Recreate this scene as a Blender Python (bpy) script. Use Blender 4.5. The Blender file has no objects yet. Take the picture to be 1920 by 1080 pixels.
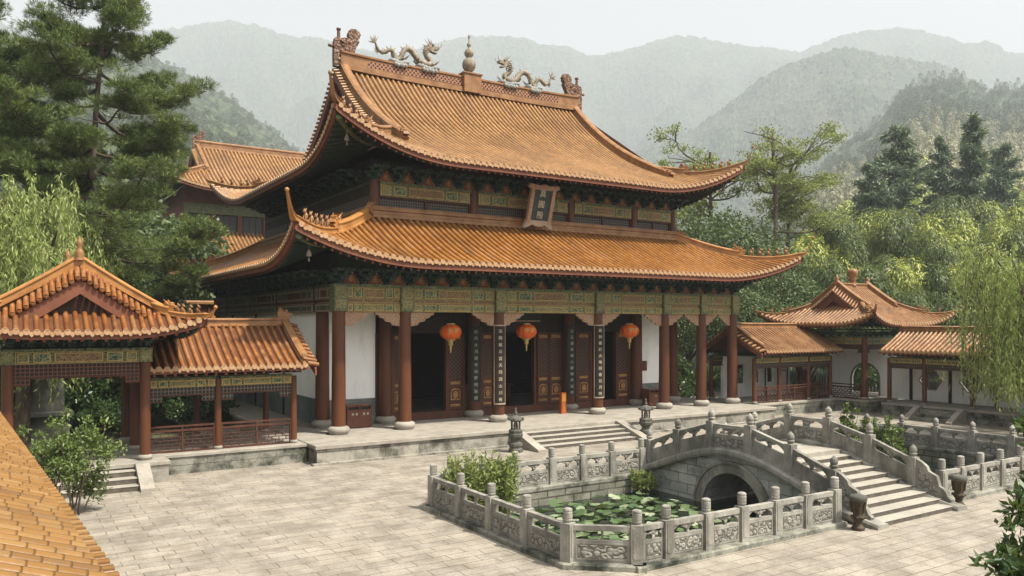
import bpy, math, random
import numpy as np
from mathutils import Vector, Matrix

# ------------------------------------------------------------------ camera, sky, sun, exposure
SC = bpy.context.scene
COL = SC.collection
R = math.radians
HC, TH, FP, HZ = 5.3, R(32.7), 1493.0, 607.0          # eye height, heading, focal length and horizon row of the 1920 px picture
CT, ST = math.cos(TH), math.sin(TH)
cam_d = bpy.data.cameras.new('camera'); cam = bpy.data.objects.new('camera', cam_d); COL.objects.link(cam)
cam.location = (0, 0, HC); cam.rotation_euler = (R(90), 0, -TH)
cam_d.sensor_width = 36; cam_d.lens = FP / 1920 * 36; cam_d.shift_y = (HZ - 540) / 1920
cam_d.clip_start = 0.1; cam_d.clip_end = 20000
SC.camera = cam
SUN_EL, SUN_AZ = R(59), math.atan2(0.50, -0.86)
world = bpy.data.worlds.new('World'); SC.world = world; world.use_nodes = True
wn = world.node_tree; bg = wn.nodes['Background']
sky = wn.nodes.new('ShaderNodeTexSky'); sky.sky_type = 'NISHITA'; sky.sun_disc = False
sky.sun_elevation = SUN_EL; sky.sun_rotation = SUN_AZ; sky.air_density = 1.0; sky.dust_density = 4.0; sky.ozone_density = 1.0
hs = wn.nodes.new('ShaderNodeHueSaturation'); hs.inputs['Saturation'].default_value = 0.05; hs.inputs['Value'].default_value = 1.02
wn.links.new(sky.outputs[0], hs.inputs['Color']); wn.links.new(hs.outputs[0], bg.inputs[0]); bg.inputs[1].default_value = 0.15
sun_d = bpy.data.lights.new('sun', 'SUN'); sun = bpy.data.objects.new('sun', sun_d); COL.objects.link(sun)
sun_d.energy = 5.0; sun_d.angle = R(2.5); sun_d.color = (1.0, 0.93, 0.82)
sv = Vector((math.sin(SUN_AZ) * math.cos(SUN_EL), math.cos(SUN_AZ) * math.cos(SUN_EL), math.sin(SUN_EL)))
sun.rotation_euler = sv.to_track_quat('Z', 'Y').to_euler()
SC.view_settings.view_transform = 'Standard'; SC.view_settings.look = 'None'
SC.view_settings.exposure = 0.84; SC.view_settings.gamma = 1.0
SC.cycles.use_denoising = True
SC.cycles.max_bounces = 6; SC.cycles.diffuse_bounces = 2; SC.cycles.transparent_max_bounces = 6

rnd = random.Random(7)
nr = np.random.RandomState(7)
PI = math.pi


def wx(px, Y):                       # world X where the sight line of picture column px crosses the plane y = Y
    return Y * math.tan(TH + math.atan((px - 960) / FP))


def gp(px, D):                       # ground position at picture column px and depth D
    u = (px - 960) / FP
    return D * (ST + u * CT), D * (CT - u * ST)


# ------------------------------------------------------------------ mesh builder
class MB:
    def __init__(s, M=None):
        s.V = []; s.U = []; s.n = 0; s.F = []; s.M = M

    def add(s, V, F, m=0, uv=None, sm=False):
        V = np.asarray(V, float).reshape(-1, 3)
        if s.M is not None:
            A = np.array(s.M)
            V = V @ A[:3, :3].T + A[:3, 3]
        s.V.append(V)
        s.U.append(np.full((len(V), 2), np.nan) if uv is None else np.asarray(uv, float).reshape(-1, 2))
        if isinstance(F, np.ndarray):
            s.F.append((F + s.n, m, sm))
        else:
            by = {}
            for f in F:
                by.setdefault(len(f), []).append(f)
            for k in by:
                s.F.append((np.array(by[k], int) + s.n, m, sm))
        s.n += len(V)
        return s

    def box(s, x0, x1, y0, y1, z0, z1, m=0):
        V = [(x, y, z) for z in (z0, z1) for y in (y0, y1) for x in (x0, x1)]
        s.add(V, [(0, 2, 3, 1), (4, 5, 7, 6), (0, 1, 5, 4), (2, 6, 7, 3), (0, 4, 6, 2), (1, 3, 7, 5)], m)
        return s

    def bev(s, x0, x1, y0, y1, z0, z1, b=0.02, m=0):          # box with chamfered top edges
        V = [(x0, y0, z0), (x1, y0, z0), (x1, y1, z0), (x0, y1, z0),
             (x0, y0, z1 - b), (x1, y0, z1 - b), (x1, y1, z1 - b), (x0, y1, z1 - b),
             (x0 + b, y0 + b, z1), (x1 - b, y0 + b, z1), (x1 - b, y1 - b, z1), (x0 + b, y1 - b, z1)]
        F = [(3, 2, 1, 0), (8, 9, 10, 11)]
        for i in range(4):
            j = (i + 1) % 4
            F += [(i, j, 4 + j, 4 + i), (4 + i, 4 + j, 8 + j, 8 + i)]
        s.add(V, F, m); return s

    def lathe(s, prof, n=16, c=(0, 0, 0), m=0, sm=True, wob=0):
        V = []
        for r, z in prof:
            for i in range(n):
                a = 2 * PI * i / n
                q = r * (1 + wob * math.cos(n / 2 * a)) if wob else r
                V.append((c[0] + q * math.cos(a), c[1] + q * math.sin(a), c[2] + z))
        F = []
        for k in range(len(prof) - 1):
            for i in range(n):
                j = (i + 1) % n
                F.append((k * n + i, k * n + j, (k + 1) * n + j, (k + 1) * n + i))
        s.add(V, F, m, None, sm)
        s.add(V[:n], [tuple(range(n))[::-1]], m); s.add(V[-n:], [tuple(range(n))], m)
        return s

    def tube(s, P, rad, n=8, m=0, sm=True, sy=1.0, cap=True):
        P = [Vector(p) for p in P]
        if not hasattr(rad, '__len__'):
            rad = [rad] * len(P)
        rad = [float(x) for x in rad]
        V = []; T0 = None; N = None
        for i, p in enumerate(P):
            t = (P[min(i + 1, len(P) - 1)] - P[max(i - 1, 0)]).normalized()
            if N is None:
                N = t.orthogonal().normalized()
                if abs(t.z) < 0.95:
                    N = t.cross(Vector((0, 0, 1))).normalized()
            else:
                N = (N - t * N.dot(t)).normalized()
            B = t.cross(N)
            for k in range(n):
                a = 2 * PI * k / n
                V.append(p + rad[i] * (math.cos(a) * N + sy * math.sin(a) * B))
        F = []
        for i in range(len(P) - 1):
            for k in range(n):
                j = (k + 1) % n
                F.append((i * n + k, i * n + j, (i + 1) * n + j, (i + 1) * n + k))
        V = [tuple(v) for v in V]
        s.add(V, F, m, None, sm)
        if cap:
            s.add(V[:n], [tuple(range(n))[::-1]], m); s.add(V[-n:], [tuple(range(n))], m)
        return s

    def sweep(s, P, sec, m=0, sc=None, close=True):            # section (side, up) carried along P, up stays vertical
        P = [Vector(p) for p in P]; k = len(sec); V = []
        for i, p in enumerate(P):
            t = P[min(i + 1, len(P) - 1)] - P[max(i - 1, 0)]
            h = Vector((t.x, t.y, 0))
            h = h.normalized() if h.length > 1e-6 else Vector((1, 0, 0))
            sd = Vector((h.y, -h.x, 0)); f = (1, 1) if sc is None else sc[i]
            for a, b in sec:
                V.append(tuple(p + sd * a * f[0] + Vector((0, 0, b * f[1]))))
        F = []
        for i in range(len(P) - 1):
            for q in range(k if close else k - 1):
                j = (q + 1) % k
                F.append((i * k + q, (i + 1) * k + q, (i + 1) * k + j, i * k + j))
        s.add(V, F, m)
        if close:
            s.add(V[:k], [tuple(range(k))], m); s.add(V[-k:], [tuple(range(k))[::-1]], m)
        return s

    def prism(s, out, th, fr=None, m=0):                        # outline (a, z) in a vertical plane, thickness th across it
        fr = fr or (lambda a, b, z: (a, b, z))
        n = len(out)
        V = [fr(a, -th / 2, z) for a, z in out] + [fr(a, th / 2, z) for a, z in out]
        F = [tuple(range(n)), tuple(range(2 * n - 1, n - 1, -1))] + [(i, n + i, n + (i + 1) % n, (i + 1) % n) for i in range(n)]
        s.add(V, F, m); return s

    def ball(s, c, r, n=10, m=0, sm=True):
        r = r if hasattr(r, '__len__') else (r, r, r)
        V = []; h = n // 2
        for k in range(h + 1):
            t = PI * k / h
            for i in range(n):
                a = 2 * PI * i / n
                V.append((c[0] + r[0] * math.sin(t) * math.cos(a), c[1] + r[1] * math.sin(t) * math.sin(a), c[2] - r[2] * math.cos(t)))
        F = [(k * n + i, k * n + (i + 1) % n, (k + 1) * n + (i + 1) % n, (k + 1) * n + i) for k in range(h) for i in range(n)]
        s.add(V, F, m, None, sm); return s

    def cone(s, p, q, r, n=6, m=0):
        return s.tube([p, q], [r, r * 0.05], n, m)

    def mesh(s, name, mats, off=(0, 0, 0)):
        me = bpy.data.meshes.new(name)
        V = np.concatenate(s.V); U = np.concatenate(s.U)
        ks = [f.shape[1] for f, _, _ in s.F for _ in range(len(f))]
        loops = np.concatenate([f.reshape(-1) for f, _, _ in s.F]).astype(np.int32)
        mi = np.concatenate([np.full(len(f), m, np.int32) for f, m, _ in s.F])
        sm = np.concatenate([np.full(len(f), q, bool) for f, _, q in s.F])
        ls = np.concatenate([[0], np.cumsum(ks)[:-1]]).astype(np.int32)
        # box-projected uv in metres where no uv was given
        LU = U[loops].copy()
        p = 0
        for f, _, _ in s.F:
            k = f.shape[1]; cnt = f.size
            X = V[f]                                           # n,k,3
            bad = np.isnan(LU[p:p + cnt]).any(1).reshape(len(f), k).any(1)
            if bad.any():
                Y = X[bad]
                nn = np.zeros((len(Y), 3))
                for q in range(k):
                    a, b = Y[:, q], Y[:, (q + 1) % k]
                    nn += np.cross(a, b)
                an = np.abs(nn)
                W = np.empty((len(Y), k, 2))
                fz = (an[:, 2] > an[:, 0]) & (an[:, 2] > an[:, 1]); fx = (an[:, 0] >= an[:, 1]) & ~fz; fy = ~fz & ~fx
                W[fz] = Y[fz][:, :, [0, 1]]; W[fx] = Y[fx][:, :, [1, 2]]; W[fy] = Y[fy][:, :, [0, 2]]
                sub = LU[p:p + cnt].reshape(len(f), k, 2); sub[bad] = W
                LU[p:p + cnt] = sub.reshape(-1, 2)
            p += cnt
        V = V - np.asarray(off, float)
        me.vertices.add(len(V)); me.vertices.foreach_set('co', V.astype(np.float32).ravel())
        me.loops.add(len(loops)); me.loops.foreach_set('vertex_index', loops)
        me.polygons.add(len(ls)); me.polygons.foreach_set('loop_start', ls)
        me.polygons.foreach_set('material_index', mi); me.polygons.foreach_set('use_smooth', sm)
        uvl = me.uv_layers.new(name='UVMap'); uvl.data.foreach_set('uv', LU.astype(np.float32).ravel())
        for m_ in mats:
            me.materials.append(m_)
        me.update(calc_edges=True); me.validate()
        return me


ORIG = {}


def tag(o, label=None, cat=None, group=None, kind=None):
    if label: o['label'] = label
    if cat: o['category'] = cat
    if group: o['group'] = group
    if kind: o['kind'] = kind
    return o


def thing(name, label, cat, loc, group=None, rz=0):             # Empty at the base of a thing, parent of its parts
    o = bpy.data.objects.new(name, None); COL.objects.link(o); o.location = loc; o.rotation_euler = (0, 0, rz)
    o.empty_display_size = 0.3
    ORIG[o] = Vector(loc)
    return tag(o, label, cat, group)


def solo(name, mb, mats, label=None, cat=None, loc=(0, 0, 0), group=None, kind=None, local=False):   # a thing that is one mesh
    me = mb.mesh(name, mats, (0, 0, 0) if local else loc)
    o = bpy.data.objects.new(name, me); COL.objects.link(o); o.location = loc; ORIG[o] = Vector(loc)
    return tag(o, label, cat, group, kind)


def part(name, mb, mats, parent, label=None):                   # a part modelled in world coordinates
    me = mb.mesh(name, mats, ORIG[parent])
    o = bpy.data.objects.new(name, me); COL.objects.link(o); o.parent = parent; ORIG[o] = ORIG[parent]
    if label: o['label'] = label
    return o


def put(name, me, parent, loc, rz=0, sc=None, label=None):      # a part that shares its mesh with its repeats
    o = bpy.data.objects.new(name, me); COL.objects.link(o); o.parent = parent
    o.location = Vector(loc) - ORIG[parent]; o.rotation_euler = (0, 0, rz)
    if sc: o.scale = sc
    ORIG[o] = Vector(loc)
    if label: o['label'] = label
    return o


def child(name, me, parent):                                    # sub-part sharing its parent's frame
    o = bpy.data.objects.new(name, me); COL.objects.link(o); o.parent = parent
    return o


def kids(o):
    return [c for c in COL.objects if c.parent is o]


def copy_tree(o, loc, rz=0, s=1.0, label=None, group=None):
    c = o.copy(); COL.objects.link(c); c.location = loc; c.rotation_euler = (0, 0, rz)
    c.scale = (s, s, s) if not hasattr(s, '__len__') else s
    ORIG[c] = Vector(loc)
    if label: c['label'] = label
    if group: c['group'] = group
    for ch in o.children:
        d = ch.copy(); COL.objects.link(d); d.parent = c
        for g in ch.children:
            e = g.copy(); COL.objects.link(e); e.parent = d
    return c


# ------------------------------------------------------------------ materials
class NT:
    def __init__(s, name):
        s.m = bpy.data.materials.new(name); s.m.use_nodes = True
        s.t = s.m.node_tree; s.b = s.t.nodes['Principled BSDF']; s.out = s.t.nodes['Material Output']
        s.b.inputs['Specular IOR Level'].default_value = 0.3

    def n(s, ty, **kw):
        x = s.t.nodes.new('ShaderNode' + ty)
        for k, v in kw.items():
            if k.startswith('i_'):
                key = k[2:]
                x.inputs[int(key) if key.isdigit() else key.replace('_', ' ')].default_value = v
            else:
                setattr(x, k, v)
        return x

    def l(s, a, b):
        s.t.links.new(a, b)

    def pos(s):
        return s.n('NewGeometry').outputs['Position']

    def uv(s):
        return s.n('UVMap').outputs[0]

    def noise(s, sc, v=None, det=4.0, rough=0.55, scale3=None):
        x = s.n('TexNoise'); x.inputs['Scale'].default_value = sc; x.inputs['Detail'].default_value = det; x.inputs['Roughness'].default_value = rough
        v = v or s.pos()
        if scale3:
            mp = s.n('Mapping'); mp.inputs['Scale'].default_value = scale3; s.l(v, mp.inputs[0]); v = mp.outputs[0]
        s.l(v, x.inputs['Vector'])
        return x.outputs['Fac']

    def ramp(s, f, *stops):
        x = s.n('ValToRGB'); e = x.color_ramp.elements
        while len(e) < len(stops): e.new(0.5)
        for k, (p, c) in enumerate(stops):
            e[k].position = p; e[k].color = (*c, 1) if hasattr(c, '__len__') else (c, c, c, 1)
        s.l(f, x.inputs[0]); return x.outputs[0]

    def mix(s, f, a, b, bt='MIX'):
        x = s.n('MixRGB', blend_type=bt)
        for q, i in ((f, 0), (a, 1), (b, 2)):
            if hasattr(q, 'is_linked') or hasattr(q, 'links'): s.l(q, x.inputs[i])
            else: x.inputs[i].default_value = (*q, 1) if hasattr(q, '__len__') else q
        return x.outputs[0]

    def math(s, op, a, b=None):
        x = s.n('Math', operation=op)
        for q, i in ((a, 0), (b, 1)):
            if q is None: continue
            if hasattr(q, 'links'): s.l(q, x.inputs[i])
            else: x.inputs[i].default_value = q
        return x.outputs[0]

    def bump(s, h, st=0.3, d=0.02):
        x = s.n('Bump'); x.inputs['Strength'].default_value = st; x.inputs['Distance'].default_value = d
        s.l(h, x.inputs['Height']); s.l(x.outputs[0], s.b.inputs['Normal'])

    def col(s, c, rough=0.7):
        if hasattr(c, 'links'): s.l(c, s.b.inputs['Base Color'])
        else: s.b.inputs['Base Color'].default_value = (*c, 1)
        s.b.inputs['Roughness'].default_value = rough
        return s.m


def simple(name, a, b, sc=3.0, rough=0.7, bump=0.0, stretch=None):
    q = NT(name); f = q.noise(sc, scale3=stretch, det=6)
    c = q.ramp(f, (0.3, a), (0.7, b))
    if bump: q.bump(q.noise(sc * 6, det=3), bump, 0.02)
    return q.col(c, rough)


def tile_mat(name, cols, rough=0.34, seg=0.30, dirt=0.5, joint=0.4):
    q = NT(name)
    sx = q.n('SeparateXYZ'); q.l(q.uv(), sx.inputs[0])
    fu = q.math('FLOOR', sx.outputs[0]); v = q.math('DIVIDE', sx.outputs[1], seg); fv = q.math('FLOOR', v); fr = q.math('FRACT', v)
    cx = q.n('CombineXYZ'); q.l(fu, cx.inputs[0]); q.l(fv, cx.inputs[1])
    wn_ = q.n('TexWhiteNoise', noise_dimensions='3D'); q.l(cx.outputs[0], wn_.inputs['Vector'])
    c = q.ramp(wn_.outputs['Value'], *[(i / (len(cols) - 1), k) for i, k in enumerate(cols)])
    big = q.noise(0.45, det=5); c = q.mix(q.ramp(big, (0.40, 0.0), (0.68, dirt)), c, tuple(x * 0.45 for x in cols[0]))
    stk = q.noise(0.7, q.uv(), 5, 0.6, (1.0, 0.3, 1.0)); c = q.mix(q.ramp(stk, (0.52, 0.0), (0.72, 0.5)), c, (0.07, 0.042, 0.026))
    sp = q.noise(7.0, det=4); c = q.mix(q.ramp(sp, (0.56, 0.0), (0.74, 0.55)), c, (0.10, 0.065, 0.035))
    j = q.ramp(fr, (0.0, 0.0), (0.10, 1.0)); c = q.mix(q.ramp(fr, (0.03, joint), (0.10, 0.0)), c, (0.06, 0.03, 0.015))
    q.bump(q.math('ADD', j, q.math('MULTIPLY', sp, 0.6)), 0.5, 0.02)
    return q.col(c, rough)


def leaf_mat(name, cols, trans=0.35, rough=0.5, obj=False):
    q = NT(name)
    isl = q.n('ObjectInfo').outputs['Random'] if obj else q.n('NewGeometry').outputs['Random Per Island']
    f = q.math('ADD', q.math('MULTIPLY', isl, 0.85 if obj else 0.6), q.math('MULTIPLY', q.noise(0.55, det=3), 0.2 if obj else 0.55))
    c = q.ramp(f, *[(0.12 + 0.8 * i / (len(cols) - 1), k) for i, k in enumerate(cols)])
    q.col(c, rough)
    tr = q.n('BsdfTranslucent'); q.l(q.mix(0.25, c, (0.35, 0.42, 0.05)), tr.inputs[0])
    mx = q.n('MixShader'); mx.inputs[0].default_value = trans
    q.l(q.b.outputs[0], mx.inputs[1]); q.l(tr.outputs[0], mx.inputs[2]); q.l(mx.outputs[0], q.out.inputs[0])
    return q.m


M = {}
M['tile'] = tile_mat('glazed_tile', [(0.278, 0.141, 0.051), (0.313, 0.160, 0.057), (0.337, 0.178, 0.063), (0.363, 0.206, 0.083)])
M['tile_lo'] = tile_mat('glazed_tile_amber', [(0.254, 0.101, 0.023), (0.301, 0.126, 0.027), (0.332, 0.145, 0.034), (0.325, 0.157, 0.062)])
M['tile_or'] = tile_mat('glazed_tile_orange', [(0.154, 0.052, 0.014), (0.223, 0.079, 0.019), (0.262, 0.103, 0.026), (0.255, 0.118, 0.047)])
M['tile_yl'] = tile_mat('glazed_tile_yellow', [(0.166, 0.081, 0.020), (0.191, 0.096, 0.024), (0.206, 0.106, 0.029), (0.221, 0.125, 0.042)], seg=0.17, dirt=0.15, joint=0.75)
M['tile_br'] = tile_mat('glazed_tile_brown', [(0.193, 0.085, 0.030), (0.243, 0.113, 0.039), (0.277, 0.135, 0.050), (0.302, 0.171, 0.076)])
M['ridge'] = simple('ridge_glaze', (0.158, 0.072, 0.026), (0.285, 0.147, 0.060), 2.2, 0.45, 0.3)
M['ridge_y'] = simple('ridge_glaze_amber', (0.238, 0.101, 0.028), (0.387, 0.185, 0.057), 2.2, 0.4, 0.3)
for k_, c1_, c2_ in (('tile', (0.088, 0.041, 0.019), (0.136, 0.065, 0.029)), ('tile_lo', (0.102, 0.035, 0.010), (0.143, 0.054, 0.014)), ('tile_or', (0.068, 0.024, 0.007), (0.109, 0.037, 0.011)), ('tile_yl', (0.150, 0.065, 0.016), (0.204, 0.088, 0.024)), ('tile_br', (0.075, 0.033, 0.016), (0.116, 0.051, 0.024))):
    M[k_ + '_pan'] = simple('grimy_shaded_pan_' + k_, c1_, c2_, 3, 0.6)  # pans darkened: some grime, plus groove shade put into the colour
M['cap'] = simple('tile_end_glaze', (0.291, 0.162, 0.081), (0.410, 0.257, 0.140), 6, 0.4, 0.2)
M['fascia'] = simple('eave_board_paint', (0.111, 0.036, 0.019), (0.178, 0.064, 0.032), 1.5, 0.7)
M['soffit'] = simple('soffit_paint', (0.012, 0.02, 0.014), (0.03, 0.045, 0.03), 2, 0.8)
M['red'] = simple('red_lacquer', (0.063, 0.020, 0.008), (0.104, 0.035, 0.012), 1.2, 0.5, 0.12, (1, 1, 0.25))
M['wood'] = simple('dark_red_wood', (0.044, 0.015, 0.008), (0.088, 0.030, 0.014), 2.0, 0.6, 0.1, (1, 1, 0.3))
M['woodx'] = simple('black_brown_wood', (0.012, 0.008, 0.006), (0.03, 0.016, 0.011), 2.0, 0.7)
M['gold'] = simple('gold_paint', (0.338, 0.210, 0.053), (0.465, 0.338, 0.128), 9, 0.45, 0.2)
M['cream'] = simple('cream_letters', (0.285, 0.247, 0.165), (0.390, 0.345, 0.247), 9, 0.6)
q = NT('white_plaster'); f = q.noise(0.7, det=6); g_ = q.noise(1.6, det=7, rough=0.7, scale3=(1, 1, 0.3))
q.bump(q.noise(20.0), 0.12, 0.01); M['plaster'] = q.col(q.mix(q.ramp(g_, (0.52, 0.0), (0.74, 0.45)), q.ramp(f, (0.3, (0.78, 0.77, 0.73)), (0.7, (0.86, 0.85, 0.82))), (0.42, 0.40, 0.36)), 0.9)
M['redboard'] = simple('red_board', (0.150, 0.038, 0.017), (0.255, 0.075, 0.034), 7, 0.7)
M['black'] = simple('black_lacquer', (0.010, 0.012, 0.011), (0.022, 0.026, 0.022), 3, 0.4)
M['slate'] = simple('slate_paint', (0.025, 0.035, 0.034), (0.042, 0.052, 0.049), 4, 0.6)
M['bronze'] = simple('old_bronze', (0.025, 0.018, 0.010), (0.075, 0.048, 0.022), 9, 0.5, 0.5)
M['bin'] = simple('brown_metal', (0.085, 0.028, 0.016), (0.12, 0.042, 0.026), 3, 0.45)
M['lantern'] = simple('orange_silk', (0.460, 0.069, 0.007), (0.552, 0.110, 0.011), 4, 0.45)
M['bark'] = simple('bark', (0.05, 0.035, 0.025), (0.12, 0.09, 0.065), 5, 0.9, 0.8, (1, 1, 0.3))
M['barkp'] = simple('pale_bark', (0.12, 0.10, 0.08), (0.22, 0.19, 0.15), 5, 0.9, 0.6, (1, 1, 0.3))
M['orange'] = simple('orange_wall', (0.40, 0.13, 0.045), (0.52, 0.19, 0.07), 0.8, 0.9)
M['sand'] = simple('weathered_ceramic', (0.124, 0.099, 0.068), (0.285, 0.242, 0.180), 5, 0.7, 0.5)
M['stonepale'] = simple('pale_cloud_stone', (0.165, 0.173, 0.165), (0.315, 0.315, 0.292), 6, 0.8, 0.5)
M['metalgreen'] = simple('green_grey_paint', (0.05, 0.065, 0.06), (0.09, 0.11, 0.10), 2, 0.5)
M['wallgreen'] = simple('weathered_greenish_render', (0.078, 0.102, 0.093), (0.144, 0.168, 0.156), 0.8, 0.9)


def painted(name, dark, mid, lite, sc=13, lo=0.12, hi=0.42):
    q = NT(name); mp = q.n('Mapping'); mp.inputs['Scale'].default_value = (sc, sc, sc); q.l(q.uv(), mp.inputs[0])
    vo = q.n('TexVoronoi', feature='F1'); vo.inputs['Scale'].default_value = 1.0; q.l(mp.outputs[0], vo.inputs['Vector'])
    v2 = q.n('TexVoronoi', feature='DISTANCE_TO_EDGE'); v2.inputs['Scale'].default_value = 0.55; q.l(mp.outputs[0], v2.inputs['Vector'])
    ring = q.math('FRACT', q.math('MULTIPLY', vo.outputs['Distance'], 2.1))
    c = q.ramp(ring, (lo, dark), (0.3, mid), (0.48, lite), (0.62, lite), (0.72, mid))
    c = q.mix(q.ramp(v2.outputs['Distance'], (0.03, 1.0), (0.07, 0.0)), c, lite)
    c = q.mix(q.ramp(q.noise(1.1, det=4), (0.4, 0.0), (0.75, 0.5)), c, dark)
    q.bump(ring, 0.25, 0.01)
    return q.col(c, 0.6)


M['paint'] = painted('painted_green_gold', (0.010, 0.030, 0.017), (0.036, 0.070, 0.034), (0.193, 0.187, 0.080))
M['paintg'] = painted('painted_gold_scroll', (0.042, 0.048, 0.022), (0.163, 0.136, 0.048), (0.279, 0.242, 0.108), 15)
M['paintr'] = painted('painted_red_gold', (0.078, 0.031, 0.015), (0.146, 0.068, 0.031), (0.286, 0.208, 0.094), 15)
M['paintn'] = painted('painted_green_scroll', (0.010, 0.032, 0.021), (0.035, 0.077, 0.045), (0.252, 0.252, 0.119), 9)
M['paint_shaded'] = painted('painted_green_shaded', (0.012, 0.022, 0.017), (0.03, 0.045, 0.03), (0.085, 0.085, 0.05))  # beam paint darkened: shade under the left eaves put into the colour
M['queti'] = painted('carved_cream_red', (0.170, 0.054, 0.027), (0.286, 0.150, 0.082), (0.374, 0.286, 0.184), 17)
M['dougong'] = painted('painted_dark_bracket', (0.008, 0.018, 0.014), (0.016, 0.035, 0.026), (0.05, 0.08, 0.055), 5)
M['goldcarve'] = painted('gilt_carving', (0.085, 0.034, 0.015), (0.238, 0.111, 0.034), (0.425, 0.255, 0.085), 13)


def lattice(name, bar, gap, sc, thr=0.22, rot=0.0):
    q = NT(name); mp = q.n('Mapping'); mp.inputs['Scale'].default_value = (sc, sc, 1); mp.inputs['Rotation'].default_value = (0, 0, rot); q.l(q.uv(), mp.inputs[0])
    sx = q.n('SeparateXYZ'); q.l(mp.outputs[0], sx.inputs[0])
    a = q.math('LESS_THAN', q.math('FRACT', sx.outputs[0]), thr); b = q.math('LESS_THAN', q.math('FRACT', sx.outputs[1]), thr)
    f = q.math('MAXIMUM', a, b)
    q.bump(f, 1.0, 0.03)
    return q.col(q.mix(f, gap, bar), 0.6)


M['lat'] = lattice('lattice_diagonal', (0.10, 0.045, 0.026), (0.008, 0.007, 0.006), 7, 0.3, PI / 4)
M['latg'] = lattice('lattice_square', (0.13, 0.10, 0.075), (0.012, 0.013, 0.012), 8, 0.28)
M['latr'] = lattice('lattice_red_pierced', (0.30, 0.14, 0.07), (0.02, 0.01, 0.006), 5.5, 0.35, PI / 4)
M['latbrick'] = None


def stone(name, a, b, c, rough=0.85, brick=None, stain=0.5, scale=1.0, st_col=(0.05, 0.048, 0.04), streak=False, mort=0.012, lo=0.50, var=0.2):
    q = NT(name)
    f = q.noise(1.7 * scale, det=8, rough=0.65); cc = q.ramp(f, (0.25, a), (0.5, b), (0.75, c))
    fine = q.noise(28 * scale, det=3); cc = q.mix(0.35, cc, q.ramp(fine, (0.3, 0.25), (0.7, 0.75)), 'OVERLAY')
    if stain:
        s = q.noise(0.9, det=7, rough=0.7, scale3=(1, 1, 0.35) if streak else None)
        cc = q.mix(q.ramp(s, (lo, 0.0), (lo + 0.16, stain)), cc, st_col)
    h = fine
    if brick:
        w, hh, off = brick
        br = q.n('TexBrick', offset=off, offset_frequency=2); br.inputs['Scale'].default_value = 1.0
        br.inputs['Brick Width'].default_value = w; br.inputs['Row Height'].default_value = hh
        br.inputs['Mortar Size'].default_value = mort; br.inputs['Mortar Smooth'].default_value = 0.3
        br.inputs['Color1'].default_value = (1 - var, 1 - var, 1 - var, 1); br.inputs['Color2'].default_value = (1 + var * .9, 1 + var * .8, 1 + var * .5, 1); br.inputs['Mortar'].default_value = (0.36, 0.33, 0.29, 1)
        nz_ = q.n('TexNoise', i_Scale=1.3); q.l(q.pos(), nz_.inputs['Vector']); wob = q.mix(0.05 if var < .15 else 0.02, q.uv(), nz_.outputs['Color'], 'ADD')
        q.l(wob, br.inputs['Vector'])
        patch = q.ramp(q.noise(0.8, det=5), (0.36, 0.45), (0.56, 1.0)); cc = q.mix(patch, cc, br.outputs['Color'], 'MULTIPLY')
        h = q.math('SUBTRACT', q.math('MULTIPLY', fine, 0.35), br.outputs['Fac'])
    q.bump(h, 0.45, 0.015)
    return q.col(cc, rough)


M['granite'] = stone('pale_granite', (0.195, 0.176, 0.144), (0.270, 0.244, 0.201), (0.329, 0.302, 0.251), stain=0.25)
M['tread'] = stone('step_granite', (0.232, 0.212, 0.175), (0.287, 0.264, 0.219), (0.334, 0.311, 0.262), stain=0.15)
M['riser'] = stone('shaded_stained_riser', (0.05, 0.042, 0.032), (0.085, 0.072, 0.055), (0.15, 0.13, 0.105), stain=0.5, scale=2.5)  # random stains, and the shade of unlit step faces put into the colour
M['plinth'] = stone('stained_plinth', (0.195, 0.187, 0.156), (0.265, 0.250, 0.211), (0.328, 0.312, 0.273), brick=(1.482, 0.468, 0.390), stain=0.9, st_col=(0.047, 0.044, 0.033), lo=0.46)
M['mossy'] = stone('mossy_plinth', (0.133, 0.136, 0.109), (0.211, 0.207, 0.172), (0.281, 0.273, 0.234), brick=(1.248, 0.312, 0.390), stain=1.0, st_col=(0.023, 0.028, 0.019), lo=0.45)
M['balus'] = stone('weathered_grey_stone', (0.169, 0.161, 0.137), (0.258, 0.244, 0.208), (0.347, 0.332, 0.283), stain=0.75, lo=0.46, streak=True, scale=1.6, st_col=(0.074, 0.071, 0.057))
M['bridge'] = stone('bridge_block_stone', (0.215, 0.224, 0.210), (0.312, 0.321, 0.297), (0.419, 0.419, 0.390), brick=(0.829, 0.331, 0.488), stain=0.55, st_col=(0.059, 0.064, 0.054), mort=0.015)
M['pave'] = stone('slab_paving', (0.193, 0.169, 0.137), (0.258, 0.231, 0.190), (0.315, 0.286, 0.241), brick=(0.857, 0.385, 0.358), stain=0.5, scale=0.6, st_col=(0.101, 0.085, 0.062), mort=0.013, lo=0.44, var=0.11)
M['dado'] = stone('grey_brick', (0.128, 0.136, 0.132), (0.178, 0.187, 0.178), (0.238, 0.242, 0.234), brick=(0.383, 0.102, 0.425), stain=0.3)
M['pondwall'] = stone('pond_wall_stone', (0.09, 0.095, 0.075), (0.15, 0.15, 0.12), (0.24, 0.235, 0.2), brick=(0.7, 0.25, 0.5), stain=0.8, st_col=(0.03, 0.035, 0.022), mort=0.03)
M['earth'] = simple('earth_and_moss', (0.035, 0.045, 0.02), (0.08, 0.085, 0.04), 0.4, 0.95)
M['frame'] = simple('pale_timber_edge', (0.25, 0.19, 0.13), (0.36, 0.28, 0.20), 3, 0.7)


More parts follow.
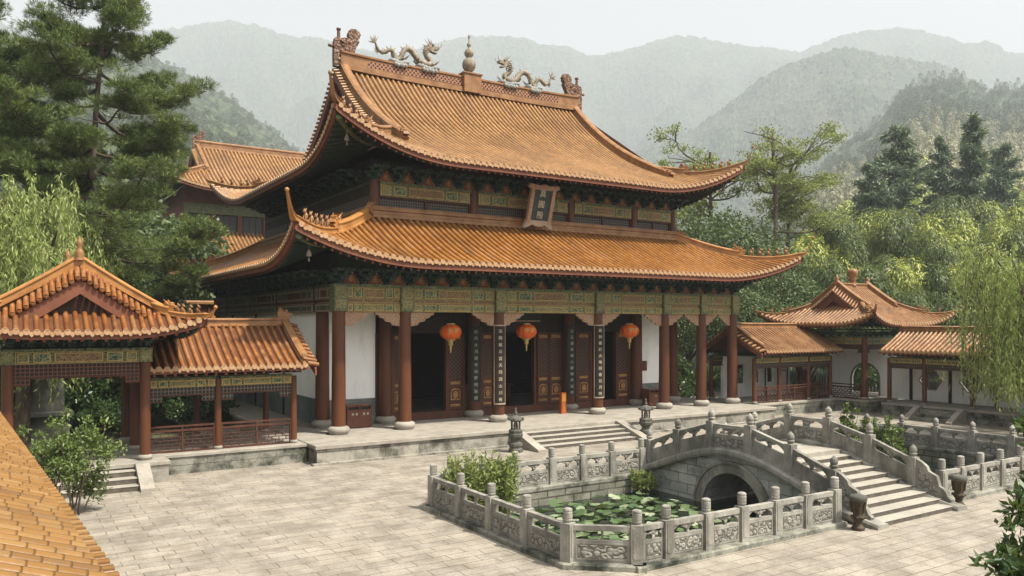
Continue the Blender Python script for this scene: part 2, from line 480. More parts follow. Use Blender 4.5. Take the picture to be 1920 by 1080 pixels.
def carved():
    q = NT('carved_stone_relief')
    mp = q.n('Mapping'); mp.inputs['Scale'].default_value = (7, 7, 7); q.l(q.uv(), mp.inputs[0])
    nz = q.n('TexNoise', i_Scale=0.8); q.l(mp.outputs[0], nz.inputs['Vector'])
    w = q.mix(0.55, mp.outputs[0], nz.outputs['Color'], 'ADD')
    vo = q.n('TexVoronoi', feature='F1'); vo.inputs['Scale'].default_value = 1.0; q.l(w, vo.inputs['Vector'])
    ring = q.math('PINGPONG', q.math('MULTIPLY', vo.outputs['Distance'], 2.0), 0.6)
    f = q.noise(2.5, det=8); cc = q.ramp(f, (0.25, (0.155, 0.147, 0.125)), (0.5, (0.23, 0.217, 0.185)), (0.75, (0.31, 0.295, 0.25)))
    cc = q.mix(q.ramp(ring, (0.05, 0.75), (0.3, 0.0)), cc, (0.04, 0.038, 0.031))
    q.bump(ring, 0.9, 0.04)
    return q.col(cc, 0.85)


M['stele'] = stone('dark_stele_stone', (0.05, 0.05, 0.042), (0.08, 0.078, 0.065), (0.12, 0.115, 0.095), stain=0.6)
q = NT('carved_ridge_glaze'); vo = q.n('TexVoronoi', feature='F1'); vo.inputs['Scale'].default_value = 7.0; q.l(q.mix(0.2, q.uv(), q.n('TexNoise', i_Scale=4.0).outputs['Color'], 'ADD'), vo.inputs['Vector'])
q.bump(vo.outputs['Distance'], 1.0, 0.06); M['ridgec'] = q.col(q.mix(q.ramp(vo.outputs['Distance'], (0.1, 0.0), (0.55, 0.8)), q.ramp(q.noise(2.0), (0.3, (0.17, 0.08, 0.04)), (0.7, (0.30, 0.16, 0.085))), (0.06, 0.03, 0.018)), 0.5)
M['carved'] = carved()

q = NT('pond_water'); q.b.inputs['Base Color'].default_value = (0.008, 0.014, 0.010, 1); q.b.inputs['Roughness'].default_value = 0.06
q.b.inputs['Specular IOR Level'].default_value = 0.5; q.bump(q.noise(3.0, det=3), 0.06, 0.02); M['water'] = q.m

q = NT('lacework_brickwork'); br = q.n('TexBrick', offset=0.5); br.inputs['Scale'].default_value = 1.0
br.inputs['Brick Width'].default_value = 0.2; br.inputs['Row Height'].default_value = 0.095; br.inputs['Mortar Size'].default_value = 0.016; br.inputs['Mortar Smooth'].default_value = 0.0
br.inputs['Color1'].default_value = (0.012, 0.007, 0.005, 1); br.inputs['Color2'].default_value = (0.022, 0.011, 0.007, 1); br.inputs['Mortar'].default_value = (0.17, 0.062, 0.032, 1)
q.l(q.uv(), br.inputs['Vector']); q.bump(br.outputs['Fac'], 1.0, 0.04); M['latbrick'] = q.col(br.outputs['Color'], 0.6)
M['latsq'] = lattice('lattice_red_square', (0.13, 0.05, 0.028), (0.012, 0.008, 0.006), 8, 0.24)

M['pine'] = leaf_mat('pine_needles', [(0.020, 0.043, 0.015), (0.050, 0.087, 0.025), (0.120, 0.161, 0.038), (0.183, 0.201, 0.058)], 0.12)
M['willow'] = leaf_mat('willow_leaves', [(0.102, 0.152, 0.039), (0.203, 0.261, 0.076), (0.318, 0.372, 0.123), (0.404, 0.454, 0.165)], 0.4)
M['bamboo'] = leaf_mat('bamboo_leaves', [(0.075, 0.116, 0.022), (0.184, 0.232, 0.044), (0.325, 0.367, 0.075), (0.519, 0.503, 0.119)], 0.22)
M['bambood'] = leaf_mat('dark_bamboo_leaves', [(0.021, 0.039, 0.014), (0.047, 0.074, 0.024), (0.088, 0.118, 0.036), (0.136, 0.157, 0.051)], 0.22)  # darker bamboo copy: random culms, and painted shade for the front rows
M['bamboop'] = leaf_mat('hazed_bamboo_leaves', [(0.149, 0.161, 0.081), (0.218, 0.218, 0.115), (0.299, 0.282, 0.161), (0.391, 0.356, 0.218)], 0.2)  # paleness of distant haze put into the leaf colour
M['broad'] = leaf_mat('broad_leaves', [(0.015, 0.031, 0.012), (0.035, 0.062, 0.019), (0.070, 0.104, 0.034), (0.114, 0.141, 0.053)], 0.22)
M['thin'] = leaf_mat('sparse_leaves', [(0.078, 0.111, 0.028), (0.130, 0.169, 0.044), (0.208, 0.234, 0.066), (0.260, 0.286, 0.088)], 0.4)
M['fir'] = leaf_mat('fir_sprays', [(0.049, 0.077, 0.055), (0.085, 0.126, 0.081), (0.139, 0.188, 0.114), (0.211, 0.244, 0.146)], 0.15)
M['shrub'] = leaf_mat('shrub_leaves', [(0.027, 0.052, 0.012), (0.061, 0.098, 0.021), (0.111, 0.153, 0.037), (0.165, 0.202, 0.067)], 0.22)
M['woods'] = leaf_mat('hazed_woods_leaves', [(0.035, 0.055, 0.03), (0.06, 0.085, 0.042), (0.10, 0.125, 0.06), (0.15, 0.165, 0.09)], 0.2)  # lighter copy of the broad leaves, with hill haze put into its colour
M['post'] = simple('vermilion_paint', (0.33, 0.055, 0.012), (0.40, 0.075, 0.016), 4, 0.5)
M['shade'] = leaf_mat('glossy_shaded_leaves', [(0.012, 0.028, 0.012), (0.02, 0.045, 0.016), (0.04, 0.075, 0.022), (0.075, 0.11, 0.035)], 0.25, 0.35)  # glossy dark leaves; on the bushes behind the pavilion the darkness is painted shade
M['reed'] = leaf_mat('reed_leaves', [(0.068, 0.098, 0.022), (0.128, 0.173, 0.038), (0.195, 0.240, 0.068), (0.255, 0.285, 0.105)], 0.22)
M['lily'] = leaf_mat('lily_leaf', [(0.035, 0.06, 0.025), (0.07, 0.115, 0.045), (0.12, 0.17, 0.075), (0.30, 0.34, 0.22)], 0.15, 0.28, True)
M['flower'] = simple('flower_petals', (0.6, 0.3, 0.3), (0.75, 0.5, 0.45), 9, 0.6)

q = NT('forested_slope'); f = q.noise(0.03, det=10, rough=0.8); g = q.noise(0.004, det=5)
vo = q.n('TexVoronoi', feature='F1'); vo.inputs['Scale'].default_value = 0.085; q.l(q.pos(), vo.inputs['Vector'])
sp = q.n('SeparateColor'); q.l(vo.outputs['Color'], sp.inputs[0])
c = q.ramp(q.math('ADD', q.math('MULTIPLY', f, .6), q.math('MULTIPLY', sp.outputs[0], .4)), (0.3, (0.012, 0.024, 0.012)), (0.5, (0.035, 0.055, 0.024)), (0.72, (0.10, 0.12, 0.05)))
q.bump(q.math('SUBTRACT', 1.0, vo.outputs['Distance']), 0.6, 5.0)
q.col(q.mix(q.ramp(g, (0.5, 0.0), (0.7, 0.5)), c, (0.12, 0.115, 0.06)), 0.95); M['forest'] = q.m


# ------------------------------------------------------------------ roofs
def rsec(w, h):
    L = [(-.5, 0), (-.5, .16), (-.4, .22), (-.4, .68), (-.56, .74), (-.56, .84), (-.3, .97), (0, 1)]
    L = [(a * w, b * h) for a, b in L]
    return L + [(-a, b) for a, b in L[-2::-1]]


class Roof:
    def __init__(s, cx, cy, hx, hy, prof, F=0.0, H=0.0, Rg=1.0, rot=0.0, D0=5.0, gaL=None, gaR=None, dtop=None):
        s.M = Matrix.Translation((cx, cy, 0)) @ Matrix.Rotation(rot, 4, 'Z')
        s.hx, s.hy, s.prof, s.F, s.H, s.Rg, s.D0 = hx, hy, prof, F, H, Rg, D0
        s.gaL, s.gaR, s.dtop = gaL, gaR, dtop

    def zf(s, e, d):
        e = np.asarray(e, float); d = np.asarray(d, float)
        return s.prof(d) + s.H * np.clip(1 - e / s.Rg, 0, None) ** 2 * np.clip(1 - d / s.D0, 0, 1.2)

    def d0(s, e):
        return -s.F * np.clip(1 - np.asarray(e, float) / s.Rg, 0, None) ** 2

    def half(s, k):
        return s.hx if k in 'FB' else s.hy

    def end(s, k, a):
        L = s.half(k); hip = L - np.abs(a)
        if s.dtop is not None:
            return np.minimum(s.dtop, hip)
        x = a if k == 'F' else -a
        if k in 'FB':
            return np.where((x >= -s.gaL - 1e-6) & (x <= s.gaR + 1e-6), s.hy, hip)
        return np.minimum(s.hx - (s.gaL if k == 'L' else s.gaR), hip)

    def loc(s, k, a, d, z):
        if k == 'F': x, y = a, -s.hy + d
        elif k == 'B': x, y = -a, s.hy - d
        elif k == 'L': x, y = -s.hx + d, -a
        else: x, y = s.hx - d, a
        return np.stack(np.broadcast_arrays(x, y, z), -1)

    def tiles(s, mb, k, sp=0.3, r=0.085, n=14, lim=None, caps=True):
        L = s.half(k)
        A = (L + s.F - 0.05) if lim is None else lim
        N = int(2 * A / sp); a = (np.arange(N) - (N - 1) / 2) * sp
        e = L + s.F - np.abs(a); d0 = s.d0(e); de = s.end(k, a)
        ok = de - d0 > 0.12; a, e, d0, de = a[ok], e[ok], d0[ok], de[ok]; N = len(a)
        t = np.linspace(0, 1, n)
        d = d0[:, None] + (de - d0)[:, None] * t; z = s.zf(e[:, None], d)
        zd = np.gradient(z, axis=1) / np.gradient(d, axis=1)
        nd = -zd / np.sqrt(1 + zd ** 2); nz = 1 / np.sqrt(1 + zd ** 2)
        arc = np.concatenate([np.zeros((N, 1)), np.cumsum(np.hypot(np.diff(d, axis=1), np.diff(z, axis=1)), 1)], 1)
        q = np.linspace(0, PI, 6)
        aa = a[:, None, None] - r * np.cos(q); hq = r * 1.25 * np.sin(q) ** .8
        dd = d[:, :, None] + nd[:, :, None] * hq; zz = z[:, :, None] + nz[:, :, None] * hq
        P = s.loc(k, np.broadcast_to(aa, dd.shape), dd, zz)
        off = nr.randint(0, 4000)
        U = np.stack([np.broadcast_to((np.arange(N) + 0.5 + off)[:, None, None], dd.shape), np.broadcast_to(arc[:, :, None] + nr.uniform(0, .3, (N, 1, 1)), dd.shape)], -1)
        idx = np.arange(N * n * 6).reshape(N, n, 6)
        Fq = np.stack([idx[:, :-1, :-1], idx[:, :-1, 1:], idx[:, 1:, 1:], idx[:, 1:, :-1]], -1).reshape(-1, 4)
        mb.add(P.reshape(-1, 3), Fq, 0, U.reshape(-1, 2), True)
        # pan tiles between the tubes
        P = s.loc(k, np.broadcast_to(a[:, None], d.shape), d, z - 0.015)
        U = np.stack([np.broadcast_to((np.arange(N) + 0.5 + off + 5000)[:, None], d.shape), arc * 1.3 + 0.07], -1)
        idx = np.arange(N * n).reshape(N, n)
        Fq = np.stack([idx[:-1, :-1], idx[1:, :-1], idx[1:, 1:], idx[:-1, 1:]], -1)
        Fq = Fq[(np.abs(np.diff(a)) < sp * 1.5)].reshape(-1, 4)
        mb.add(P.reshape(-1, 3), Fq, 2, U.reshape(-1, 2))
        if not caps: return
        z0 = z[:, 0]
        ph = np.arange(10) * 2 * PI / 10; R1 = r * 1.22
        V1 = s.loc(k, a[:, None] + R1 * np.cos(ph), (d0 - 0.03)[:, None] + 0 * ph, z0[:, None] + 0.02 + R1 * np.sin(ph))
        V2 = s.loc(k, a[:, None] + R1 * np.cos(ph), (d0 + 0.04)[:, None] + 0 * ph, z0[:, None] + 0.02 + R1 * np.sin(ph))
        V = np.concatenate([V1, V2], 1); b = np.arange(N)[:, None] * 20
        mb.add(V.reshape(-1, 3), (b + np.arange(10)[None])[:, ::1], 1)
        i = np.arange(10); j = (i + 1) % 10
        mb.add(V.reshape(-1, 3), (b[:, :, None] + np.stack([i, j, j + 10, i + 10], -1)[None]).reshape(-1, 4), 1, None, True)
        w = sp / 2 - r * 0.75
        am = (a[:-1] + a[1:]) / 2; dm = (d0[:-1] + d0[1:]) / 2 - 0.015; zm = (z0[:-1] + z0[1:]) / 2 - 0.01
        ga = np.diff(a) < sp * 1.5
        am, dm, zm = am[ga], dm[ga], zm[ga]
        px = np.array([-1, -.75, 0, .75, 1]) * w; pz = np.array([0.03, -.07, -.125, -.07, 0.03])
        V = s.loc(k, am[:, None] + px, dm[:, None] + 0 * px, zm[:, None] + pz)
        V2 = s.loc(k, am[:, None] + px, dm[:, None] + 0.03 + 0 * px, zm[:, None] + pz)
        mb.add(V.reshape(-1, 3), np.arange(len(am))[:, None] * 5 + np.arange(5)[None], 1)
        mb.add(V2.reshape(-1, 3), np.arange(len(am))[:, None] * 5 + np.arange(5)[None, ::-1], 1)

    def eaves(s, mb, k, dw, fh=0.28, lim=None, drop=0.36, rafters=True):
        L = s.half(k); A = (L + s.F) if lim is None else lim
        a = np.linspace(-A, A, 81); e = L + s.F - np.abs(a)
        d0 = s.d0(e) + 0.05; z0 = s.zf(e, d0) - 0.035
        hip = L - np.abs(a)
        if lim is not None: hip = hip + 99
        dt = np.maximum(np.minimum(dw, hip), d0 + 0.02)
        rows = [(d0, z0), (d0, z0 - fh), (d0 + np.minimum(0.10, dt - d0), z0 - fh)]
        for t in (0.0, 0.35, 0.7, 1.0):
            dd = (d0 + np.minimum(0.10, dt - d0)) * (1 - t) + dt * t
            rows.append((dd, s.zf(e, dd) - drop))
        V = np.stack([s.loc(k, a, d, z) for d, z in rows], 0)
        n = len(a)
        for i in range(len(rows) - 1):
            idx = np.arange(n)
            F = np.stack([i * n + idx[:-1], (i + 1) * n + idx[:-1], (i + 1) * n + idx[1:], i * n + idx[1:]], -1)
            mb.add(V.reshape(-1, 3), F, 0 if i < 2 else 1)
        if rafters:
            aa = np.arange(-A + 0.25, A - 0.2, 0.34)
            for x in aa:
                ee = L + s.F - abs(x); p0 = float(s.d0(ee)) + 0.16; p1 = min(dw, (L - abs(x)) if lim is None else 99)
                if p1 - p0 < 0.3: continue
                ds = np.linspace(p0, p1, 4); zs = s.zf(ee, ds) - drop - 0.05
                ring = []
                for q in range(4):
                    for (sa, sz) in ((-.045, -.05), (.045, -.05), (.045, .05), (-.045, .05)):
                        ring.append(s.loc(k, x + sa, ds[q], zs[q] + sz))
                F = [(q * 4 + i, q * 4 + (i + 1) % 4, q * 4 + 4 + (i + 1) % 4, q * 4 + 4 + i) for q in range(3) for i in range(4)]
                mb.add(ring, F, 1); mb.add(ring[:4], [(0, 1, 2, 3)], 2)

    def hip_pts(s, sx, sy, da, db, n=24):
        d = np.linspace(da, db, n)
        z = s.zf(d + s.F, d)
        return np.stack([sx * (s.hx - d), sy * (s.hy - d), z], -1)

    def w(s, p):
        return s.M @ Vector(p)


def dragon_head(mb, p, dr, sz, m=0):
    """beast head block facing the horizontal direction dr"""
    fx, fy = dr
    fr = lambda a, b, z: (p[0] + fx * a - fy * b, p[1] + fy * a + fx * b, p[2] + z)
    o = [(-.5, 0), (-.55, .5), (-.42, .85), (-.2, 1.0), (-.28, .74), (.02, .66), (.1, .86), (.24, .8), (.22, .62), (.55, .56), (.6, .40), (.3, .36), (.52, .22), (.4, .1), (.3, 0)]
    mb.prism([(a * sz, z * sz) for a, z in o], 0.42 * sz, fr, m)
    for b in (-.2, .2):
        mb.cone(fr(-.1 * sz, b * sz, .7 * sz), fr(-.45 * sz, b * 1.6 * sz, 1.15 * sz), .07 * sz, 5, m)
        mb.ball(fr(.2 * sz, b * sz, .62 * sz), .09 * sz, 6, m)


def figure_mesh():
    mb = MB()
    mb.box(-.1, .1, -.07, .07, 0, .06)
    mb.ball((-.02, 0, .17), (.085, .07, .13), 8); mb.ball((.05, 0, .32), (.065, .055, .065), 8)
    mb.box(.05, .13, -.03, .03, .28, .33); mb.cone((.03, .03, .36), (.0, .04, .44), .025, 5); mb.cone((.03, -.03, .36), (.0, -.04, .44), .025, 5)
    mb.tube([(.05, .035, .2), (.09, .04, .06)], .022, 5); mb.tube([(.05, -.035, .2), (.09, -.04, .06)], .022, 5)
    return mb.mesh('ridge_figure', [M['ridge']])


FIG = figure_mesh()


def hip_ridges(rf, parent, dtop, brk, w, h1, h2, mat, corners=((-1, -1), (1, -1), (-1, 1), (1, 1)), nfig=5, curl=(0.55, 0.65), beast=0.55, figs=True):
    for sx, sy in corners:
        mb = MB(rf.M)
        P1 = rf.hip_pts(sx, sy, dtop, brk, 16); mb.sweep([tuple(p) for p in P1], rsec(w, h1))
        P2 = list(map(tuple, rf.hip_pts(sx, sy, brk, -rf.F, 16)))
        t = np.array(P2[-1]); c0, c1 = curl
        for f in (0.35, 0.7, 1.0):
            P2.append((t[0] + sx * c0 * f * 0.7, t[1] + sy * c0 * f * 0.7, t[2] + c1 * f ** 1.7))
        sc = [(1, 1)] * 15 + [(.9, .85), (.7, .62), (.5, .45), (.35, .3)]
        mb.sweep(P2, rsec(w * 0.85, h2), 0, sc)
        pk = P2[4]; dragon_head(mb, (P1[-1][0], P1[-1][1], P1[-1][2] + h2 * 0.6), (sx * .707, sy * .707), beast)
        q = P2[-1]; mb.ball((q[0], q[1], q[2] + .05), .07 * w / .3 + .02, 6)
        o = part('hip_ridge', mb, [mat], parent)
        if figs:
            for i in range(nfig):
                k = 3 + i * (11 / nfig)
                p = np.array(P2[int(k)]); wp = rf.w(p) + Vector((0, 0, h2 - 0.02))
                dr = rf.M.to_3x3() @ Vector((sx, sy, 0))
                s_ = beast / 0.55
                put('ridge_figure', FIG, parent, wp, math.atan2(dr.y, dr.x), (s_, s_, s_))


def gable_ends(rf, tmb, parent, w, h, mat, wallmat, sides, drop_d=1.0, barge=0.45, beast=0.6, infill=0.35, vd=.08):
    for sg in sides:
        ga = rf.gaR if sg > 0 else rf.gaL; dg = max(rf.hx - ga, 0.0)
        d = np.linspace(dg if dg > 0 else 0.0, rf.hy, 40); z = rf.zf(99, d)
        path = [(sg * ga, -rf.hy + dd, zz) for dd, zz in zip(d, z)] + [(sg * ga, rf.hy - dd, zz) for dd, zz in zip(d[::-1][1:], z[::-1][1:])]
        # short verge tiles
        P = np.array(path); seg = np.concatenate([[0], np.cumsum(np.linalg.norm(np.diff(P, axis=0), axis=1))])
        for t in np.arange(0.12, seg[-1], 0.3 if vd < .2 else .21):
            y = np.interp(t, seg, P[:, 1]); zz = np.interp(t, seg, P[:, 2])
            tmb.tube([(sg * (ga - .05), y, zz + .05), (sg * (ga + .36), y, zz + .05 - vd)], .085, 7, 0)
            tmb.ball((sg * (ga + .365), y, zz + .05 - vd), (.03, .09, .09), 8, 0)
        b = MB(rf.M)
        b.sweep([(sg * (ga + .24), p[1], p[2]) for p in path], [(-.03, -.04 - vd), (.03, -.04 - vd), (.03, -.04 - vd - barge), (-.03, -.04 - vd - barge)], 0)
        part('barge_board', b, [M['fascia']], parent)
        g = MB(rf.M); xg = sg * (ga - infill)
        base = float(rf.zf(99, dg)) if dg > 0 else float(rf.zf(99, 0))
        i = [k for k in range(len(path))]
        V = [(xg, path[k][1], path[k][2] - .04) for k in i]; B = [(xg, path[k][1], base - .05) for k in i]; n = len(V)
        g.add(V + B, [(k, k + 1, n + k + 1, n + k) for k in range(n - 1)])
        part('gable_wall', g, [wallmat], parent)
        v = MB(rf.M)
        for sy in (-1, 1):
            dd = np.linspace(rf.hy, max(dg - drop_d, 0.1), 30)
            pts = [(sg * (ga - w * 0.5), sy * (rf.hy - x), float(rf.zf(99, x))) for x in dd]
            v.sweep(pts, rsec(w, h), 0)
            e = pts[-1]; dragon_head(v, (e[0], e[1] - sy * .05, e[2]), (0, sy), beast)
        part('verge_ridge', v, [mat], parent)


def beam_run(parent, p0, p1, zs, thick=0.3, rich=True, name='painted_beam', in_shade=False):
    """painted beams between two columns: stacked (z0, z1, kind) members with cartouches proud of the face"""
    p0 = Vector((*p0, 0)); p1 = Vector((*p1, 0)); t = (p1 - p0); Ln = t.length; t.normalize(); ang = math.atan2(t.y, t.x)
    Mx = Matrix.Translation(p0) @ Matrix.Rotation(ang, 4, 'Z')
    mb = MB(Mx); h2 = thick / 2
    for z0, z1, kd in zs:
        if kd == 'r':
            mb.box(0, Ln, -h2 + .05, h2 - .05, z0, z1, 2)
            mb.box(0, Ln, -h2 + .03, -h2 + .05, z0 + .03, z0 + .05, 3); continue
        if kd == 'p':
            mb.box(-.02, Ln + .02, -h2 - .08, h2 + .08, z0, z1, 0); continue
        mb.box(0, Ln, -h2, h2, z0, z1, 0)
        hh = z1 - z0; e = .035
        for sd in (-1,):
            y0, y1 = -h2 - .012, -h2
            y2 = -h2 - .02
            def panel(a, b, m, brd=0.025, lo=.13, hi=.87):
                za, zb = z0 + hh * lo, z0 + hh * hi
                mb.box(a, b, y0, y1 + .002, za, zb, 3); mb.box(a + brd, b - brd, y2, y1, za + brd, zb - brd, m)
            for zz in (z0 + .012, z1 - .03):
                mb.box(0, Ln, y0, y1 + .002, zz, zz + .018, 3)
            if not rich: continue
            c = Ln / 2; wc = min(Ln * 0.19, 1.0)
            panel(c - wc, c + wc, 4 if hh < .4 else 2, .03)
            s_ = (Ln / 2 - wc)
            for sg in (-1, 1):
                x = lambda f: c + sg * (wc + s_ * f)
                a, b = sorted((x(.90), x(.62))); panel(a, b, 1, .03)
                a, b = sorted((x(.52), x(.10))); panel(a, b, 5, 0.03)
                a = x(.95); mb.box(a - .02, a + .02, y0, y1 + .002, z0 + .03, z1 - .03, 3)
    return part(name, mb, [M['paint_shaded'], M['paint_shaded'], M['wood'], M['frame'], M['paint_shaded'], M['paint_shaded']] if in_shade else [M['paint'], M['paintg'], M['paintr'], M['gold'], M['paintg'], M['paintn']], parent)  # left-side runs take the paint with eave shade in its colour


def queti_mesh(L=1.15, h=0.62, th=0.12):
    o = [(0, 0), (L, 0), (L * .97, -h * .2), (L * .84, -h * .24), (L * .8, -h * .4), (L * .64, -h * .46), (L * .58, -h * .66), (L * .36, -h * .72), (L * .3, -h * .92), (.0, -h)]
    mb = MB(); mb.prism(o[::-1], th); return mb.mesh('beam_bracket', [M['queti']])


def bracket_mesh(k=1.0, name='bracket_set'):
    mb = MB(); B = lambda *q: mb.box(*[x * k for x in q])
    B(-.13, .13, -.13, .13, 0, .13)
    B(-.36, .36, -.055, .055, .13, .24); B(-.055, .055, -.5, .3, .13, .24)
    for x in (-.3, 0, .3): B(x - .075, x + .075, -.075, .075, .24, .33)
    B(-.075, .075, -.5, -.35, .24, .33)
    B(-.5, .5, -.055, .055, .33, .43); B(-.36, .36, -.48, -.37, .33, .43); B(-.055, .055, -.9, .3, .331, .431)
    for x in (-.3, .3): B(x - .075, x + .075, -.5, -.35, .43, .51)
    B(-.075, .075, -.9, -.75, .43, .51)
    B(-.5, .5, -.48, -.37, .51, .61); B(-.4, .4, -.88, -.77, .51, .61); B(-.055, .055, -1.25, .3, .511, .611)
    mb.add([(-.05 * k, -1.25 * k, .52 * k), (.05 * k, -1.25 * k, .52 * k), (0, -1.5 * k, .40 * k), (-.05 * k, -1.25 * k, .61 * k), (.05 * k, -1.25 * k, .61 * k)], [(0, 1, 2), (3, 2, 4), (0, 2, 3), (1, 4, 2)])
    return mb.mesh(name, [M['dougong']])


def triangle_board():
    mb = MB()
    o = [(-.36, 0), (.36, 0), (.33, .12), (.22, .34), (.1, .49), (0, .54), (-.1, .49), (-.22, .34), (-.33, .12)]
    mb.prism(o, .05, None, 1); mb.prism([(a * .86, .025 + z * .84) for a, z in o], .08, None, 0)
    mb.prism([(a * .4, .1 + z * .5) for a, z in o], .1, None, 2)
    return mb.mesh('bracket_board', [M['redboard'], M['goldcarve'], M['goldcarve']])


QUETI, BRK, TRI = queti_mesh(), bracket_mesh(), triangle_board()
QUETI_S = queti_mesh(.5, .35, .08)
_cols = {}


def column(parent, x, y, z0, z1, r, basew=1.62, baseh=0.34, head=None, lab=None):
    key = (round(z1 - z0, 2), r, basew, baseh)
    if key not in _cols:
        h = z1 - z0; mb = MB(); mb.lathe([(r * 1.03, baseh - .04), (r * 1.02, h * .3), (r * .97, h * .7), (r * .93, h)], 20)
        b = MB(); R_ = r * basew
        b.lathe([(R_ * .82, 0), (R_ * .86, baseh * .12), (R_ * .98, baseh * .35), (R_, baseh * .55), (R_ * .95, baseh * .78), (R_ * .78, baseh * .95), (r * 1.1, baseh)], 20)
        _cols[key] = (mb.mesh('column', [M['red']]), b.mesh('column_base', [M['granite']]))
    a, b = _cols[key]
    o = put('column', a, parent, (x, y, z0), 0, None, lab); child('column_base', b, o)
    return o


def chiwen_outline():
    px = [(0, 0), (-5, 180), (0, 380), (15, 440), (60, 455), (100, 445), (150, 462), (215, 470)]
    cx, cy, rr = 318, 535, 92
    for k in range(13):
        a = R(215 - k * 22); px.append((cx + rr * math.cos(a), cy + rr * math.sin(a)))
    px += [(400, 440), (372, 380), (338, 320), (322, 265), (350, 232), (415, 240), (425, 200), (372, 175), (350, 140), (385, 110), (392, 0)]
    return [(x * .0037, z * .0036) for x, z in px]


def chiwen(sg, base, k=1.0):
    mb = MB(); fr = lambda a, b, z: (base[0] + sg * a * k, base[1] + b * k, base[2] + z * k)
    o = chiwen_outline()
    if sg < 0: o = o[::-1]
    mb.prism(o, .34, fr)
    c = (318 * .0037, 535 * .0036)
    sp = [fr(c[0] + (.27 - .022 * i) * math.cos(.6 * i), 0, c[1] + (.27 - .022 * i) * math.sin(.6 * i)) for i in range(12)]
    mb.tube(sp, .2 * k, 8, 0, True, 1.0)
    for (a, z, r_) in ((.5, 1.25, .22), (.75, 1.0, .22), (.45, .85, .2), (.9, 1.45, .2), (.3, .4, .22), (.95, .5, .2), (1.2, .3, .2), (.65, .55, .18), (1.3, .72, .15)):
        mb.ball(fr(a, 0, z), (r_ * k, .25 * k, r_ * k), 8)
    mb.tube([fr(.3, 0, 1.6), fr(.3, 0, 2.12)], [.10 * k, .085 * k], 10); mb.lathe([(.13 * k, 0), (.13 * k, .1 * k)], 10, fr(.3, 0, 2.08))
    mb.tube([fr(.05, 0, 1.1), fr(-.3, 0, 1.14)], .085 * k, 8)
    for b in (-.2, .2): mb.cone(fr(.35, b, 1.5), fr(.8, b * 1.5, 1.15), .06 * k, 6); mb.ball(fr(1.0, b * .9, .66), .09 * k, 8)
    return mb


def glyphs(text, size, depth=0.02):
    """letters as meshes, each centred on its own origin in the xz plane"""
    out = []
    for ch in text:
        c = bpy.data.curves.new('lettering', 'FONT'); c.body = ch; c.size = size; c.extrude = depth; c.align_x = 'CENTER'; c.align_y = 'CENTER'
        c.resolution_u = 2; c.offset = size * 0.012
        o = bpy.data.objects.new('lettering', c); COL.objects.link(o)
        dg = bpy.context.evaluated_depsgraph_get(); me = bpy.data.meshes.new_from_object(o.evaluated_get(dg))
        V = np.array([v.co[:] for v in me.vertices]); F = [tuple(p.vertices) for p in me.polygons]
        bpy.data.objects.remove(o); bpy.data.curves.remove(c); bpy.data.meshes.remove(me)
        V = np.stack([V[:, 0], -V[:, 2], V[:, 1]], -1)
        V[:, 2] -= (V[:, 2].max() + V[:, 2].min()) / 2; V[:, 0] -= (V[:, 0].max() + V[:, 0].min()) / 2
        out.append((V, F))
    return out


# ------------------------------------------------------------------ the temple hall
HP = 0.72
FX = [11.8, 14.8, 19.58, 25.5, 30.1, 32.9, 35.4]; FY = 31.7; WY = 34.2; BY = 54.0
terr = thing('stone_terrace', 'wide pale stone terrace with a stained front and broad steps under the great temple hall', 'terrace', (22.9, 29.0, 0))
mb = MB(); mb.box(9.98, 35.82, 29.08, 55.5, -.1, HP - .14, 0); part('plinth', mb, [M['plinth']], terr)
mb = MB(); mb.bev(9.9, 35.9, 29.0, 55.6, HP - .14, HP, .02, 0); part('paving_slab', mb, [M['granite']], terr)
mb = MB(); mb.box(9.75, 36.05, 28.85, 29.08, -.05, .07); part('footing', mb, [M['plinth']], terr)
ns = 5; x0, x1 = 19.0, 24.4
for i in range(ns - 1):
    zt = HP * (ns - 1 - i) / ns; y0 = 29.0 - .38 * (i + 1)
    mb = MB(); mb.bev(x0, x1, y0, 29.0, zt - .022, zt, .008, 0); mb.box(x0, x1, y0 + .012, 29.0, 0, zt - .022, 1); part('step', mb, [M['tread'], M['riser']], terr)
for xa in (x0 - .42, x1):
    mb = MB(); yb = 29.0 - .38 * 4 - .55
    mb.add([(x, y, z) for x in (xa, xa + .42) for y, z in ((29.02, -.02), (29.02, HP - .005), (28.85, HP - .005), (yb, .1), (yb, -.02))],
           [(0, 1, 2, 3, 4), (9, 8, 7, 6, 5), (0, 5, 6, 1), (1, 6, 7, 2), (2, 7, 8, 3), (3, 8, 9, 4), (4, 9, 5, 0)])
    part('cheek_stone', mb, [M['granite']], terr)

hall = thing('temple_hall', 'great two-tiered temple hall with red columns and sweeping ochre tiled roofs', 'temple', (23.6, 31.7, HP))
ZB = 5.81
for x in FX: column(hall, x, FY, HP, ZB + .02, .285)
for x, y in ((11.98, WY), (14.9, 34.0), (19.6, 34.0), (25.45, 34.0), (30.2, 34.0), (33.25, 34.3), (35.4, 36.6), (35.4, 41.5)): column(hall, x, y, HP, ZB + .02, .30)
ZS = [(5.81, 6.16, 'b'), (6.16, 6.34, 'r'), (6.34, 6.84, 'b'), (6.84, 6.96, 'p')]
for a, b in zip(FX[:-1], FX[1:]): beam_run(hall, (a + .27, FY), (b - .27, FY), ZS)
ys = [BY, 50.4, 45.1, 39.9, FY + 2.5, FY]
for a, b in zip(ys[:-1], ys[1:]): beam_run(hall, (FX[0], a - .02), (FX[0], b + .27), ZS, .3, True, in_shade=True)
for a, b in zip([FY, 36.6, 41.5], [36.6, 41.5, BY]): beam_run(hall, (FX[-1], a + .27), (FX[-1], b), ZS, .3, False)
